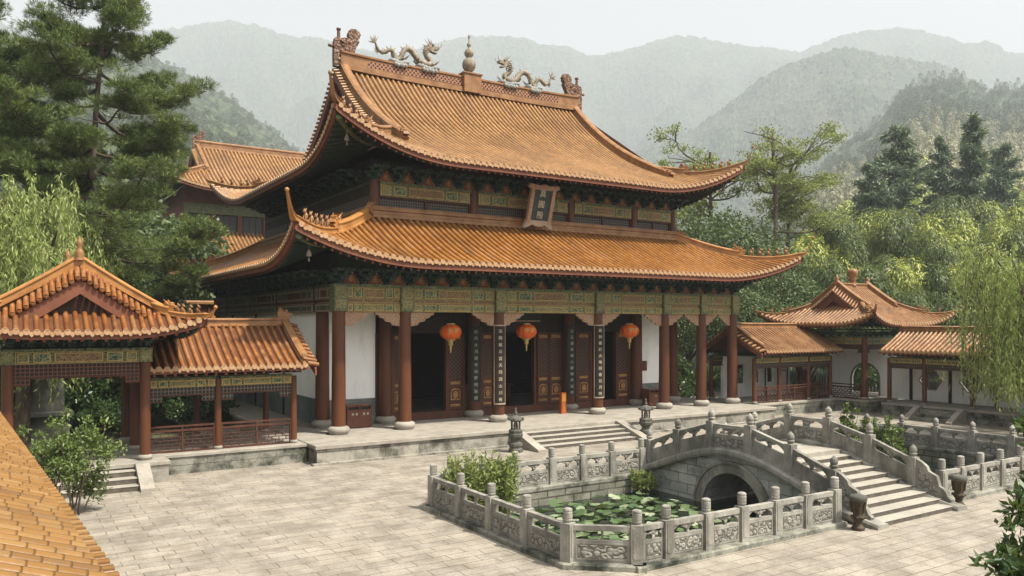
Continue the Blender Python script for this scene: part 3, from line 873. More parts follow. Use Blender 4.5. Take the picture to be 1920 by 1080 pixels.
for x in FX:                                                    # painted column heads between the beams
    mb = MB(); mb.box(-.29, .29, -.29, .29, 5.83 - ZB, 6.96 - ZB, 0); mb.box(-.24, .24, -.31, -.29, 5.93 - ZB, 6.30 - ZB, 1); mb.box(-.24, .24, -.31, -.29, 6.36 - ZB, 6.86 - ZB, 1)
    me = mb.mesh('column_head', [M['paint'], M['paintg']]); put('column_head', me, hall, (x, FY, ZB))
for a, b in zip(FX[:-1], FX[1:]):
    k = min(1.0, (b - a - .5) / 2.5)
    put('beam_bracket', QUETI, hall, (a + .26, FY, ZB), 0, (k, 1, 1)); put('beam_bracket', QUETI, hall, (b - .26, FY, ZB), PI, (k, 1, 1))
# brackets and red boards
n = 22
for i in range(n + 1):
    x = FX[0] + (FX[-1] - FX[0]) * i / n
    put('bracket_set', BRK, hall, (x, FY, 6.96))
    if i < n: put('bracket_board', TRI, hall, (x + 23.6 / n / 2, FY - .02, 6.96))
for i in range(1, 19):
    y = FY + 1.15 * i; put('bracket_set', BRK, hall, (FX[0], y, 6.96), -PI / 2)
for i in range(1, 6): put('bracket_set', BRK, hall, (FX[-1], FY + 1.2 * i, 6.96), PI / 2)
mb = MB()
mb.box(FX[0] + .05, FX[-1] - .05, FY + .1, FY + .16, 6.9, 8.3); mb.box(FX[0] + .05, FX[0] + .12, FY + .16, BY, 6.9, 8.3); mb.box(FX[-1] - .12, FX[-1] - .05, FY + .16, BY, 6.9, 8.3)
mb.box(FX[0], FX[-1], BY, BY + .2, HP, 8.3); part('bracket_backing', mb, [M['soffit']], hall)
mb = MB(); mb.box(FX[0] + .2, FX[-1] - .2, FY + .2, BY - .1, 7.02, 7.12); part('ceiling', mb, [M['woodx']], hall)
# front wall: plaster bays, dado, doors
xs = lambda p: wx(p, WY)
for a, b in ((12.25, xs(704)), (xs(1199), xs(1239))):
    mb = MB(); mb.box(a, b, WY, WY + .3, 1.9, 7.0, 0); mb.box(a - .01, b + .01, WY - .03, WY + .3, HP, 1.9, 1)
    part('wall', mb, [M['plaster'], M['dado']], hall)
X0 = 12.0
for a, b in ((34.35, 39.75), (40.05, 44.95), (45.25, 50.25), (50.55, BY)):
    mb = MB(); mb.box(X0, X0 + .3, a, b, 1.9, ZB + .6, 0); mb.box(X0 - .03, X0 + .3, a, b, HP, 1.9, 1)
    part('wall', mb, [M['plaster'], M['wallgreen']], hall)
for y in (39.9, 45.1, 50.4):
    mb = MB(); mb.box(X0 - .05, X0 + .3, y - .15, y + .15, HP, ZB + .6); part('wall_post', mb, [M['woodx']], hall)
mb = MB(); xr = xs(1239); mb.box(xr - .3, xr, WY + .3, BY, 1.9, 7.0, 0); mb.box(xr - .3, xr + .03, WY + .3, BY, HP, 1.9, 1); part('wall', mb, [M['plaster'], M['dado']], hall)
xa, xb = xs(704), xs(1199)
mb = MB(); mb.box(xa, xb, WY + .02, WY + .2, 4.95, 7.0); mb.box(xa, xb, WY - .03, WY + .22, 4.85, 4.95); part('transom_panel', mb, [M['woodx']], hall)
mb = MB(); mb.box(xa, xb, WY - .06, WY + .25, HP, HP + .38); part('threshold', mb, [M['wood']], hall)
for p in (706, 737, 753, 765, 838, 869, 884, 902, 926, 945, 1003, 1057, 1061, 1081, 1108, 1128, 1156, 1181, 1196):
    x = xs(p); mb = MB(); mb.box(x - .07, x + .07, WY - .03, WY + .2, HP + .38, 4.86); part('door_post', mb, [M['wood']], hall)
mb = MB()
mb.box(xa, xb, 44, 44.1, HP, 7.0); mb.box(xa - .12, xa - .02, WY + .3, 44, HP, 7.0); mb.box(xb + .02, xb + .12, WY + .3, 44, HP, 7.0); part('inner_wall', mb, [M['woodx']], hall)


def door_mesh():
    mb = MB(); w, h = 0.8, 3.72
    for a, b in ((0, .07), (w - .07, w)): mb.box(a, b, -.05, .04, 0, h, 0)
    zc = [0, .08, .32, .40, 1.08, 1.16, 1.42, 1.52, h - .42, h - .34, h - .06, h]
    for a, b in ((0, .08), (.32, .40), (1.08, 1.16), (1.42, 1.52), (h - .42, h - .34), (h - .06, h)): mb.box(.07, w - .07, -.045, .035, a, b, 0)
    for a, b in ((.08, .32), (1.16, 1.42), (h - .34, h - .06)):
        mb.box(.07, w - .07, -.01, .02, a, b, 0); mb.box(.13, w - .13, -.03, -.01, a + .06, b - .06, 2)
    mb.box(.07, w - .07, -.01, .02, .40, 1.08, 0)
    o = [(.14, .46), (w - .14, .46), (w - .14, .86), (w - .2, .98), (w / 2, 1.03), (.2, .98), (.14, .86)]
    mb.prism([(a, z) for a, z in o], .03, lambda a, b, z: (a, b - .025, z), 2)
    mb.prism([(w / 2 + (a - w / 2) * .8, .745 + (z - .745) * .8) for a, z in o], .03, lambda a, b, z: (a, b - .04, z), 0)
    mb.ball((w / 2, -.05, .72), (.15, .03, .2), 10, 2)
    mb.box(.07, w - .07, -.02, .0, 1.52, h - .42, 1)
    return mb.mesh('door_leaf', [M['wood'], M['lat'], M['goldcarve']])


DOOR = door_mesh()
for a, b in ((738, 751), (841, 868), (904, 925), (1008, 1030), (1031, 1055), (1083, 1107), (1157, 1180)):
    put('door_leaf', DOOR, hall, (xs(a), WY + .05, HP + .4), 0, ((xs(b) - xs(a)) / .8, 1, 1))
# couplet boards on the columns
for x, y, z0, z1, txt, wrap in ((19.58, FY, 1.55, 5.25, '法雨慈云普天同润山川秀', .30), (25.5, FY, 1.55, 5.25, '晨钟暮鼓大地回春日月明', .30), (19.6, 34.0, 1.45, 5.2, '松风水月清华仙露明珠朗', .315), (25.45, 34.0, 1.45, 5.2, '白云深处禅心静钟声远传', .315)):
    mb = MB(); Nn = 9; r = wrap + .02
    hw_ = 50 if y == FY else 58; an = [R(-104 - hw_ + 2 * hw_ * i / Nn) for i in range(Nn + 1)]
    V = []
    for zz in (z0, z1):
        for rr in (r, r + .03):
            V += [(x + rr * math.cos(t), y + rr * math.sin(t), zz) for t in an]
    k = Nn + 1; F = []
    for i in range(Nn):
        F += [(k + i, k + i + 1, 3 * k + i + 1, 3 * k + i), (2 * k + i, 3 * k + i, 3 * k + i + 1, 2 * k + i + 1), (i, i + 1, k + i + 1, k + i)]
    F += [(0, k, 3 * k, 2 * k), (Nn, 2 * k + Nn, 3 * k + Nn, k + Nn)]
    mb.add(V, F, 0)
    for zz in (z0, z1 - .06):
        for i in range(Nn):
            c = [(x + (r + q) * math.cos(t), y + (r + q) * math.sin(t), zz + dz) for dz in (0, .06) for q in (0, .04) for t in (an[i], an[i + 1])]
            mb.add(c, [(0, 1, 3, 2), (4, 6, 7, 5), (2, 3, 7, 6)], 1)
    for t in (an[0], an[-1]):
        mb.tube([(x + (r + .03) * math.cos(t), y + (r + .03) * math.sin(t), z0), (x + (r + .03) * math.cos(t), y + (r + .03) * math.sin(t), z1)], .016, 5, 1)
    b = part('couplet_board', mb, [M['woodx'] if y == FY else M['black'], M['wood'] if y != FY else M['frame']], hall)
    g = MB(); t = R(-104); st = (z1 - z0 - .2) / len(txt)
    for i, (V, F) in enumerate(glyphs(txt, st * .58, .012)):
        Mx = Matrix.Translation((x + (r + .035) * math.cos(t), y + (r + .035) * math.sin(t), z1 - .13 - st * (i + .5))) @ Matrix.Rotation(t + PI / 2, 4, 'Z')
        g.M = Mx; g.add(V, F)
    g.M = None
    part('lettering', g, [M['cream']], b)
# lower roof
lo = Roof(23.6, 42.85, 14.15, 13.5, lambda d: 7.85 + .38 * d + .0255 * np.abs(d) * d, .4, 1.3, 6.0, 0, 4.9, dtop=4.75)
mb = MB(lo.M)
for k in 'FLRB': lo.tiles(mb, k, .32, .088, 14)
rl = part('lower_roof', mb, [M['tile_lo'], M['cap'], M['tile_lo_pan']], hall, 'lower amber tiled roof skirt')
mb = MB(lo.M)
for k in 'FLRB': lo.eaves(mb, k, 3.2)
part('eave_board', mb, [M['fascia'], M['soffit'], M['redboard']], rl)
hip_ridges(lo, rl, 4.75, 2.1, .32, .52, .27, M['ridge_y'], ((-1, -1), (1, -1), (-1, 1), (1, 1)), 5, (.5, 1.0), .66)
mb = MB(); xa, xb = 14.2, 33.35; ya = 34.02; yb = 51.9
sec = [(0, 0), (0, .52), (-.18, .52), (-.18, .46), (-.22, .42), (-.22, .34), (-.16, .30), (-.16, .18), (-.24, .14), (-.24, 0)]
mb.sweep([(xa, ya, 10.15), (xb, ya, 10.15)], [(-a, b) for a, b in sec][::-1]); mb.sweep([(xb, ya, 10.15), (xb, yb, 10.15)], [(-a, b) for a, b in sec][::-1]); mb.sweep([(xa, yb, 10.15), (xa, ya, 10.15)], [(-a, b) for a, b in sec][::-1])
dragon_head(mb, (xa - .1, ya - .15, 10.3), (-.7, -.7), .55); dragon_head(mb, (xb + .1, ya - .15, 10.3), (.7, -.7), .55)
part('wall_ridge', mb, [M['ridge']], rl)
# upper storey
UX = [14.45, wx(887, WY), wx(1069, WY), wx(1187, WY), 33.1]
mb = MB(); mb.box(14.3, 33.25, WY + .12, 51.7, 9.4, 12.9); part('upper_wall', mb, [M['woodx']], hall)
for x in UX: column(hall, x, WY, 10.2, 11.9, .22, 1.0, .05)
UY = [51.5, 46.5, 41, WY]
for a, b in zip(UX[:-1], UX[1:]):
    beam_run(hall, (a + .22, WY), (b - .22, WY), [(11.2, 11.74, 'b'), (11.74, 11.86, 'p')], .22)
    mb = MB(); mb.box(a + .2, b - .2, WY + .05, WY + .1, 10.66, 11.18, 0)
    for zz in (10.62, 11.12): mb.box(a + .2, b - .2, WY - .06, WY + .05, zz, zz + .07, 1)
    for i in range(3): xx = a + .2 + (b - a - .4) * i / 2; mb.box(xx - .05, xx + .05, WY - .05, WY + .05, 10.69, 11.12, 1)
    part('lattice_window', mb, [M['latg'], M['wood']], hall)
for a, b in zip(UY[:-1], UY[1:]):
    beam_run(hall, (14.45, a), (14.45, b + .22), [(11.2, 11.74, 'b'), (11.74, 11.86, 'p')], .22, True, in_shade=True)
    mb = MB(); mb.box(14.22, 14.28, b + .2, a, 10.66, 11.2, 0); part('lattice_window', mb, [M['latg']], hall)
n = 17
for i in range(n + 1):
    x = UX[0] + (UX[-1] - UX[0]) * i / n
    put('bracket_set', BRK, hall, (x, WY, 11.86))
    if i < n: put('bracket_board', TRI, hall, (x + (UX[-1] - UX[0]) / n / 2, WY - .02, 11.86))
for i in range(1, 15): put('bracket_set', BRK, hall, (UX[0], WY + 1.15 * i, 11.86), -PI / 2)
for i in range(1, 4): put('bracket_set', BRK, hall, (UX[-1], WY + 1.15 * i, 11.86), PI / 2)
# upper roof
up = Roof(23.78, 42.85, 11.88, 11.1, lambda d: 12.72 + .40 * d + 0.00178 * d ** 3, .42, 1.75, 6.2, 0, 5.0, gaL=7.8, gaR=8.85)
dgl = 11.88 - 7.8
mb = MB(up.M)
for k in 'FLRB': up.tiles(mb, k, .32, .088, 20)
tm = mb
ru = part('upper_roof', MB().box(15.9, 32.7, 42.7, 43.0, 19.3, 19.4), [M['ridge']], hall, 'steep upper tiled roof with gabled ends')
gable_ends(up, tm, ru, .42, .62, M['ridge'], M['wood'], (-1, 1), 1.0, .5, .75)
old = ru.data; ru.data = tm.mesh('upper_roof', [M['tile'], M['cap'], M['tile_pan']], ORIG[hall]); bpy.data.meshes.remove(old)
mb = MB(up.M)
for k in 'FLRB': up.eaves(mb, k, 2.7)
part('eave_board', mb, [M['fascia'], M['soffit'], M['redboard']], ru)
hip_ridges(up, ru, 3.9, 2.0, .32, .5, .27, M['ridge'], ((-1, -1), (-1, 1)), 4, (.42, .95), .62)
hip_ridges(up, ru, 3.0, 2.0, .32, .5, .27, M['ridge'], ((1, -1), (1, 1)), 5, (.42, .95), .62)
# corner beams with hanging bells
for rf, par, z, dd in ((lo, rl, .42, 2.6), (up, ru, .42, 2.6)):
    for sx, sy in ((-1, -1), (1, -1), (-1, 1)):
        P = [tuple(Vector(p) - Vector((0, 0, z))) for p in rf.hip_pts(sx, sy, 2.6, -rf.F + .25, 10)]
        mb = MB(rf.M); mb.sweep(P, [(-.1, -.12), (.1, -.12), (.1, .12), (-.1, .12)], 0)
        p = P[-3]; mb.tube([(p[0], p[1], p[2] - .1), (p[0], p[1], p[2] - .35)], .015, 5, 1); mb.lathe([(.11, 0), (.1, .1), (.06, .22), (.02, .26)], 10, (p[0], p[1], p[2] - .6), 1); mb.lathe([(.02, 0), (.05, .05), (.01, .2)], 6, (p[0], p[1], p[2] - .8), 1)
        part('corner_beam', mb, [M['paint'], M['sand']], par)
# main ridge
zr = float(up.prof(np.array(11.1)))
xa, xb = 16.0, 32.65
mb = MB(); pts = []
for i in range(25):
    t = i / 24; pts.append((xa + (xb - xa) * t, 42.85, zr - .12 + .12 * (2 * t - 1) ** 4))
mb.sweep(pts, [(-.36, 0), (-.36, .3), (-.26, .34), (-.26, .84), (-.34, .88), (-.34, .98), (-.14, 1.06), (.14, 1.06), (.34, .98), (.34, .88), (.26, .84), (.26, .34), (.36, .3), (.36, 0)][::-1], 0)
for a, b in ((17.6, 23.7), (25.0, 31.0)):
    mb.box(a, b, 42.57, 42.6, zr + .25, zr + .68, 1)
part('main_ridge', mb, [M['ridge'], M['latr']], ru)
for sg, x in ((1, 15.65), (-1, 33.0)):
    part('ridge_end_ornament', chiwen(sg, (x, 42.85, zr + .1)), [M['ridgec']], ru)
mb = MB(); mb.box(23.75, 24.95, 42.35, 43.35, zr - .1, zr + 1.0, 0); mb.box(23.68, 25.02, 42.28, 43.42, zr + 1.0, zr + 1.08, 0)
mb.lathe([(.42, 0), (.2, .1), (.16, .2), (.3, .3), (.41, .5), (.43, .68), (.36, .9), (.18, 1.05), (.16, 1.1), (.27, 1.22), (.3, 1.38), (.22, 1.55), (.09, 1.66), (.07, 1.75), (.13, 1.83), (.13, 1.93), (.05, 2.0), (.045, 2.3), (.08, 2.36), (.06, 2.46), (.01, 2.5)], 18, (24.35, 42.85, zr + 1.06), 1)
part('ridge_finial', mb, [M['ridge'], M['sand']], ru)


def dragon(sg, cx, z):
    mb = MB(); k = .0043; kz = .0040
    raw = [(820, 224), (850, 160), (880, 117), (930, 87), (975, 105), (1010, 139), (1050, 150), (1075, 138), (1092, 95), (1100, 52), (1150, 13), (1195, 60), (1215, 120), (1240, 180), (1300, 220), (1360, 203), (1400, 160), (1430, 115), (1480, 62), (1540, 35), (1600, 35), (1650, 55), (1662, 90), (1640, 126), (1595, 150), (1570, 190), (1562, 239), (1580, 275), (1620, 300), (1660, 300)]
    rad = [.05, .08, .10, .115, .12, .125, .13, .135, .14, .145, .15, .155, .16, .165, .17, .17, .17, .17, .17, .17, .17, .165, .16, .155, .15, .14, .14, .15, .16, .15]
    X = lambda px: cx + sg * (px - 1290) * k
    P = [(X(a), 42.85 + .06 * math.sin(i * .9), z + b * kz + .08) for i, (a, b) in enumerate(raw)]
    mb.tube(P, rad, 10, 0)
    for i in range(3, len(P) - 2):                                   # back fins
        p = Vector(P[i]); t = Vector(P[i + 1]) - Vector(P[i - 1]); n_ = Vector((-t.z, 0, t.x)).normalized()
        if n_.z < 0 and not 20 < i < 27: n_ = -n_
        if 20 < i < 27: n_ = Vector((-sg, 0, .3)).normalized()
        mb.cone(tuple(p + n_ * rad[i] * .7), tuple(p + n_ * (rad[i] + .16) - t.normalized() * .05), .05, 4, 0)
    hx, hz = X(1660), z + 300 * kz + .08
    F = lambda a, b, c: (hx + sg * a, 42.85 + b, hz + c)
    o = [(-.22, -.12), (-.24, .14), (-.1, .24), (.08, .2), (.16, .12), (.34, .08), (.44, .14), (.5, .06), (.48, -.06), (.2, -.08), (.1, -.14), (.3, -.22), (.36, -.3), (.24, -.32), (.02, -.26)]
    mb.prism(o if sg > 0 else o[::-1], .26, F)
    for b in (-.13, .13):
        mb.ball(F(.06, b, .16), .07, 8); mb.cone(F(-.08, b * .8, .2), F(-.38, b * 1.4, .52), .05, 5); mb.cone(F(0, b * .8, .22), F(-.14, b * 1.2, .5), .04, 5)
        mb.ball(F(.42, b * .7, .06), .07, 6)
        for q in range(5): mb.cone(F(-.18, b, .08 - .1 * q), F(-.46 - .04 * (q % 2), b * 1.8, .22 - .16 * q), .05, 4)
        mb.tube([F(.44, b, 0), F(.58, b * 1.5, .14), F(.6, b * 1.6, .34)], [.025, .02, .01], 5)
    tx = P[0]
    for q in range(9):
        a = R(60 + q * 17); mb.cone((tx[0], tx[1], tx[2] - .05), (tx[0] + sg * math.cos(a) * .42, tx[1] + .1 * math.sin(q * 2), tx[2] + math.sin(a) * .42), .055, 4)
        mb.cone(P[2], (P[2][0] + sg * math.cos(a + .9) * .34, P[2][1], P[2][2] + math.sin(a + .9) * .3), .05, 4)
    for (i, dx) in ((11, .32), (18, -.25), (21, .3)):                # legs with claws
        p = P[i]
        for b in (-.2, .2):
            q = (p[0] + sg * dx * .6, p[1] + b, p[2] - .08); e = (p[0] + sg * dx, p[1] + b * 1.5, p[2] + .06)
            mb.tube([p, q, e], [.1, .075, .05], 7)
            for c in (-.08, 0, .08): mb.cone(e, (e[0] + sg * (.14), e[1] + c, e[2] + .06 + abs(c)), .03, 4)
    for (a, b) in ((1050, 1270), (1460, 1740)):                      # cloud stone below
        for i in range(7):
            px = a + (b - a) * i / 6
            mb.ball((X(px), 42.85, z + .02 - .1 * math.sin(PI * i / 6) + .03 * (i % 2)), (.17, .4, .17 + .04 * (i % 3)), 8, 1)
        for i in range(5):
            px = a + (b - a) * (i + 1) / 6
            mb.ball((X(px), 42.5, z - .2 - .03 * (i % 2)), (.13, .12, .15), 7, 1)
    return mb


for sg, x in ((1, 20.15), (-1, 28.55)):
    part('ridge_dragon', dragon(sg, x, zr + .98), [M['sand'], M['stonepale']], ru)
# name board under the upper eave: tilted forward
pcx = wx(1008, 33.3)
Mx = Matrix.Translation((pcx, 33.35, 10.25)) @ Matrix.Rotation(R(17), 4, 'X')
mb = MB(Mx); w, h = .54, 1.85
mb.box(-w, w, -.04, .06, .25, h, 0)
mb.box(-w - .2, -w, -.12, .08, .15, h + .02, 1); mb.box(w, w + .2, -.12, .08, .15, h + .02, 1)
o = [(-w - .42, h + .12), (-w - .3, h + .28), (-w * .5, h + .22), (0, h + .3), (w * .5, h + .22), (w + .3, h + .28), (w + .42, h + .12), (w + .2, h), (-w - .2, h)]
mb.prism(o[::-1], .2, None, 1)
o = [(-w - .34, -.1), (-w - .2, .3), (w + .2, .3), (w + .34, -.1), (w + .12, -.06), (w * .7, .1), (w * .35, .02), (0, .0), (-w * .35, .02), (-w * .7, .1), (-w - .12, -.06)]
mb.prism(o[::-1], .2, None, 2)
b = part('name_board', mb, [M['slate'], M['queti'], M['frame']], hall)
g = MB()
for i, (V, F) in enumerate(glyphs('真圓殿', .40, .02)):
    g.M = Mx @ Matrix.Translation((0, -.06, 1.68 - i * .55)); g.add(V, F)
g.M = None; part('lettering', g, [M['cream']], b)
mb = MB(); mb.prism([(-1.1, 0), (1.1, 0), (1.3, .55), (-1.3, .55)], .12, lambda a, b, z: (22.2 + a, 33.7 + b, 5.35 + z), 0); mb.box(21.1, 23.3, 33.6, 33.64, 5.42, 5.46, 1)
part('inner_board', mb, [M['black'], M['gold']], hall)


# ------------------------------------------------------------------ garden pavilions and covered corridors
def lattice_frieze(parent, p0, p1, z0, z1, name='hanging_frieze', mat='latsq'):
    t = Vector((p1[0] - p0[0], p1[1] - p0[1], 0)); L = t.length
    Mx = Matrix.Translation((p0[0], p0[1], 0)) @ Matrix.Rotation(math.atan2(t.y, t.x), 4, 'Z')
    mb = MB(Mx); mb.box(0, L, -.02, .02, z0 + .05, z1, 0); mb.box(0, L, -.04, .04, z0, z0 + .05, 1)
    if L > 2:
        for a, b in ((0, .45), (L - .45, L)): mb.box(a, b, -.02, .02, z0 - .18, z0, 0); mb.box(a, b, -.035, .035, z0 - .22, z0 - .18, 1)
    return part(name, mb, [M['latg'] if mat == 'latg' else M[mat], M['wood']], parent)


def railing(parent, p0, p1, z0, h=.95):
    t = Vector((p1[0] - p0[0], p1[1] - p0[1], 0)); L = t.length
    Mx = Matrix.Translation((p0[0], p0[1], 0)) @ Matrix.Rotation(math.atan2(t.y, t.x), 4, 'Z')
    mb = MB(Mx)
    for a, b in ((z0, z0 + .06), (z0 + h - .22, z0 + h - .16), (z0 + h - .06, z0 + h)): mb.box(0, L, -.05, .05, a, b, 0)
    n = max(2, int(L / 1.5))
    for i in range(n + 1): x = min(max(L * i / n, .03), L - .03); mb.box(x - .03, x + .03, -.045, .045, z0 + .06, z0 + h - .06, 0)
    z = z0 + .06
    while z < z0 + h - .26:                                            # open brick-bond lattice of thin bars
        mb.box(.03, L - .03, -.02, .02, z + .10, z + .125, 0); z += .125
    k = 0; z = z0 + .06
    while z < z0 + h - .26:
        x = .12 + (.13 if k % 2 else 0)
        while x < L - .1: mb.box(x - .012, x + .012, -.018, .018, z, z + .10, 0); x += .27
        z += .125; k += 1
    return part('railing', mb, [M['wood']], parent)


def simple_roof(parent, name, rf, mat, sides, sp, r, dw, rmat='ridge', n=10, fh=.2, gwall='wood', gd=None, ridge_h=.34, eave_drop=.26, lim=None, slopes=None):
    mb = MB(rf.M)
    sl = slopes or ('FB' if lim else 'FBLR')
    for k in sl: rf.tiles(mb, k, sp, r, n, lim)
    ro = part(name, MB().box(0, .1, 0, .1, 0, .1), [M['ridge']], parent)
    if sides: gable_ends(rf, mb, ro, .26, .34 if lim else .46, M[rmat], M[gwall], sides, .5 if not lim else -.25, .26 if lim else .46, .34, .3, .08 if lim else .36)
    old = ro.data; ro.data = mb.mesh(name, [M[mat], M[mat] if mat == 'tile_yl' else M['cap'], M[mat + '_pan']], ORIG[parent]); bpy.data.meshes.remove(old)
    eb = MB(rf.M)
    for k in sl: rf.eaves(eb, k, dw, fh, lim, eave_drop, True)
    part('eave_board', eb, [M['fascia'], M['soffit'], M['redboard']], ro)
    z = float(rf.prof(np.array(rf.hy))) - .05
    rb = MB(rf.M); xa, xb = -rf.gaL, rf.gaR
    rb.sweep([(xa + (xb - xa) * i / 12, 0, z + .04 * (2 * i / 12 - 1) ** 4) for i in range(13)], rsec(.34, ridge_h), 0)
    part('main_ridge', rb, [M[rmat]], ro)
    return ro, z


pav = thing('garden_pavilion', 'square garden pavilion with an orange gabled roof facing the courtyard, at the left edge', 'pavilion', (2.13, 31.6, 0))
mb = MB(); mb.box(-.95, 4.75, 28.75, 35.2, -.1, HP - .13, 1); mb.bev(-1.0, 4.8, 28.7, 35.25, HP - .13, HP, .02, 0); part('plinth', mb, [M['granite'], M['plinth']], pav)
for i in range(3):
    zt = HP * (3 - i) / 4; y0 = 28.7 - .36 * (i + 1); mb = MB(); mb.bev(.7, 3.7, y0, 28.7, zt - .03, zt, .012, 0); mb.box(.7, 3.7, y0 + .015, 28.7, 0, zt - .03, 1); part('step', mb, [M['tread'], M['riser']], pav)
mb = MB()
mb.add([(x, y, z) for x in (3.7, 4.12) for y, z in ((28.72, -.02), (28.72, HP), (28.5, HP), (27.3, .1), (27.3, -.02))], [(0, 1, 2, 3, 4), (9, 8, 7, 6, 5), (0, 5, 6, 1), (1, 6, 7, 2), (2, 7, 8, 3), (3, 8, 9, 4), (4, 9, 5, 0)])
part('cheek_stone', mb, [M['granite']], pav)
for x in (.17, 4.1):
    for y in (29.3, 31.75, 34.2): column(pav, x, y, HP, 4.34, .17, 1.45, .18)
for p, q, y in ((.17, 4.1, 29.3), (.17, 4.1, 34.2)):
    beam_run(pav, (p + .15, y), (q - .15, y), [(4.02, 4.42, 'b'), (4.42, 4.5, 'p')], .2); lattice_frieze(pav, (p + .15, y), (q - .15, y), 3.55, 4.02)
for x in (.17, 4.1):
    for a, b in ((34.2, 31.75), (31.75, 29.3)): beam_run(pav, (x, a - .15), (x, b + .15), [(4.02, 4.42, 'b'), (4.42, 4.5, 'p')], .2, False); lattice_frieze(pav, (x, a - .15), (x, b + .15), 3.6, 4.02)
    mb = MB(); mb.box(x - .2, x + .2, 29.1, 29.5, 4.02, 4.5, 0); mb.box(x - .16, x + .16, 29.08, 29.1, 4.08, 4.44, 1); part('column_head', mb, [M['paint'], M['paintg']], pav)
BRS = bracket_mesh(.5, 'bracket_set')
for i in range(8): put('bracket_set', BRS, pav, (.17 + 3.93 * i / 7, 29.3, 4.5))
for i in range(1, 9): put('bracket_set', BRS, pav, (4.1, 29.3 + 4.9 * i / 8, 4.5), PI / 2)
mb = MB(); mb.box(.1, 4.17, 29.4, 29.44, 4.45, 5.6); mb.box(4.02, 4.06, 29.44, 34.2, 4.45, 5.6); mb.box(.1, 4.1, 29.44, 34.2, 4.86, 4.9); part('ceiling', mb, [M['soffit']], pav)
pr = Roof(2.13, 31.75, 3.85, 3.4, lambda d: 5.02 + .52 * d + .028 * np.abs(d) * d, .25, .55, 2.6, -PI / 2, 2.5, gaL=2.55, gaR=2.75)
ro, z = simple_roof(pav, 'tiled_roof', pr, 'tile_or', (-1, 1), .27, .08, 1.6, 'ridge_y', 12, .2, 'wood', None, .36)
hip_ridges(pr, ro, 1.3, .75, .24, .32, .18, M['ridge_y'], ((1, -1), (1, 1), (-1, -1), (-1, 1)), 4, (.28, .3), .4)
for y in (29.0, 34.3):
    mb = MB(); mb.lathe([(.14, 0), (.11, .1), (.15, .2), (.1, .32), (.06, .4), (.11, .5), (.08, .6), (.02, .75)], 12, (2.13, y, z + .28)); part('ridge_finial', mb, [M['ridge']], ro)
BRS2 = BRS


def corridor(name, label, x0, x1, cy, rot, c, cols, depth, mat, gl, gr, back=None, rail=True, zc=3.3, fr='latg'):
    """covered corridor along local x; front faces local -y"""
    Mx = Matrix.Translation((c[0], c[1], 0)) @ Matrix.Rotation(rot, 4, 'Z'); W = lambda x, y: (Mx @ Vector((x, y, 0)))
    co = thing(name, label, 'corridor', (c[0], c[1], 0))
    hf = depth / 2
    mb = MB(Mx); mb.box(x0, x1, -hf - .45, hf + .4, -.1, HP - .12, 1); mb.bev(x0, x1, -hf - .5, hf + .45, HP - .12, HP - .01, .02, 0)
    part('plinth', mb, [M['granite'], M['mossy']], co)
    for x in cols:
        for y in (-hf, hf):
            p = W(x, y); column(co, p.x, p.y, HP - .01, zc, .125, 1.3, .14)
    for a, b in zip(cols[:-1], cols[1:]):
        for y in (-hf, hf):
            p, q = W(a + .1, y), W(b - .1, y)
            beam_run(co, (p.x, p.y), (q.x, q.y), [(zc - .28, zc, 'b'), (zc, zc + .08, 'p')], .14, y < 0)
            lattice_frieze(co, (p.x, p.y), (q.x, q.y), zc - .58, zc - .28, 'hanging_frieze', fr)
            if rail and y < 0: railing(co, (p.x, p.y), (q.x, q.y), HP)
    rf = Roof(c[0], c[1], 0, hf + .85, lambda d: zc + .42 + .46 * d + .035 * d * d, 0, 0, 1, rot, 5, gaL=0, gaR=0)
    m = (x0 + x1) / 2; rf.M = Mx @ Matrix.Translation((m, 0, 0)); rf.hx = (x1 - x0) / 2; rf.gaL = rf.gaR = rf.hx
    sides = [s_ for s_, k in ((-1, gl), (1, gr)) if k]
    ro, z = simple_roof(co, 'tiled_roof', rf, mat, sides, .27, .08, .95, 'ridge', 10, .16, 'wood', None, .32, .24, rf.hx)
    for sg in sides:
        p = Mx @ Vector((m + sg * rf.hx, 0, z + .25)); mb = MB(); d = Mx.to_3x3() @ Vector((sg, 0, 0)); dragon_head(mb, p - d * .15, (d.x, d.y), .5); part('ridge_end_ornament', mb, [M['ridge']], ro)
    cb = MB(Mx); cb.box(x0 + .1, x1 - .1, -hf + .1, hf - .1, zc + .12, zc + .16); part('ceiling', cb, [M['soffit']], co)
    if back: back(co, Mx, hf)
    return co


corridor('covered_corridor', 'low orange-tiled covered corridor joining the left pavilion to the great hall', -2.5, 4.86, 0, 0, (5.0, 32.3), [-.75, 1.7, 4.5], 3.8, 'tile_or', False, True)


def back_a(co, Mx, hf):
    mb = MB(Mx); y = hf - .1; xs_ = [-2.3, -2.0, -1.7, -1.2, -.3, .2, 1.1, 1.6, 2.4, 3.6]
    mb.box(-2.55, 3.7, y, y + .2, HP, 1.55, 0); mb.box(-2.55, 3.7, y, y + .2, 2.75, 3.3, 0)
    for i in range(0, 10, 2): mb.box(xs_[i] - .25, xs_[i + 1] - .1 if i < 8 else 3.7, y, y + .2, 1.55, 2.75, 0)
    part('back_wall', mb, [M['plaster']], co)


corridor('covered_corridor', 'covered corridor running off behind the hall’s right end columns, red lattice railing along it', -3.6, 3.6, 0, 0, (39.9, 32.6), [-3.5, -1.35, 1.3, 3.45], 3.3, 'tile_br', True, False, back_a)


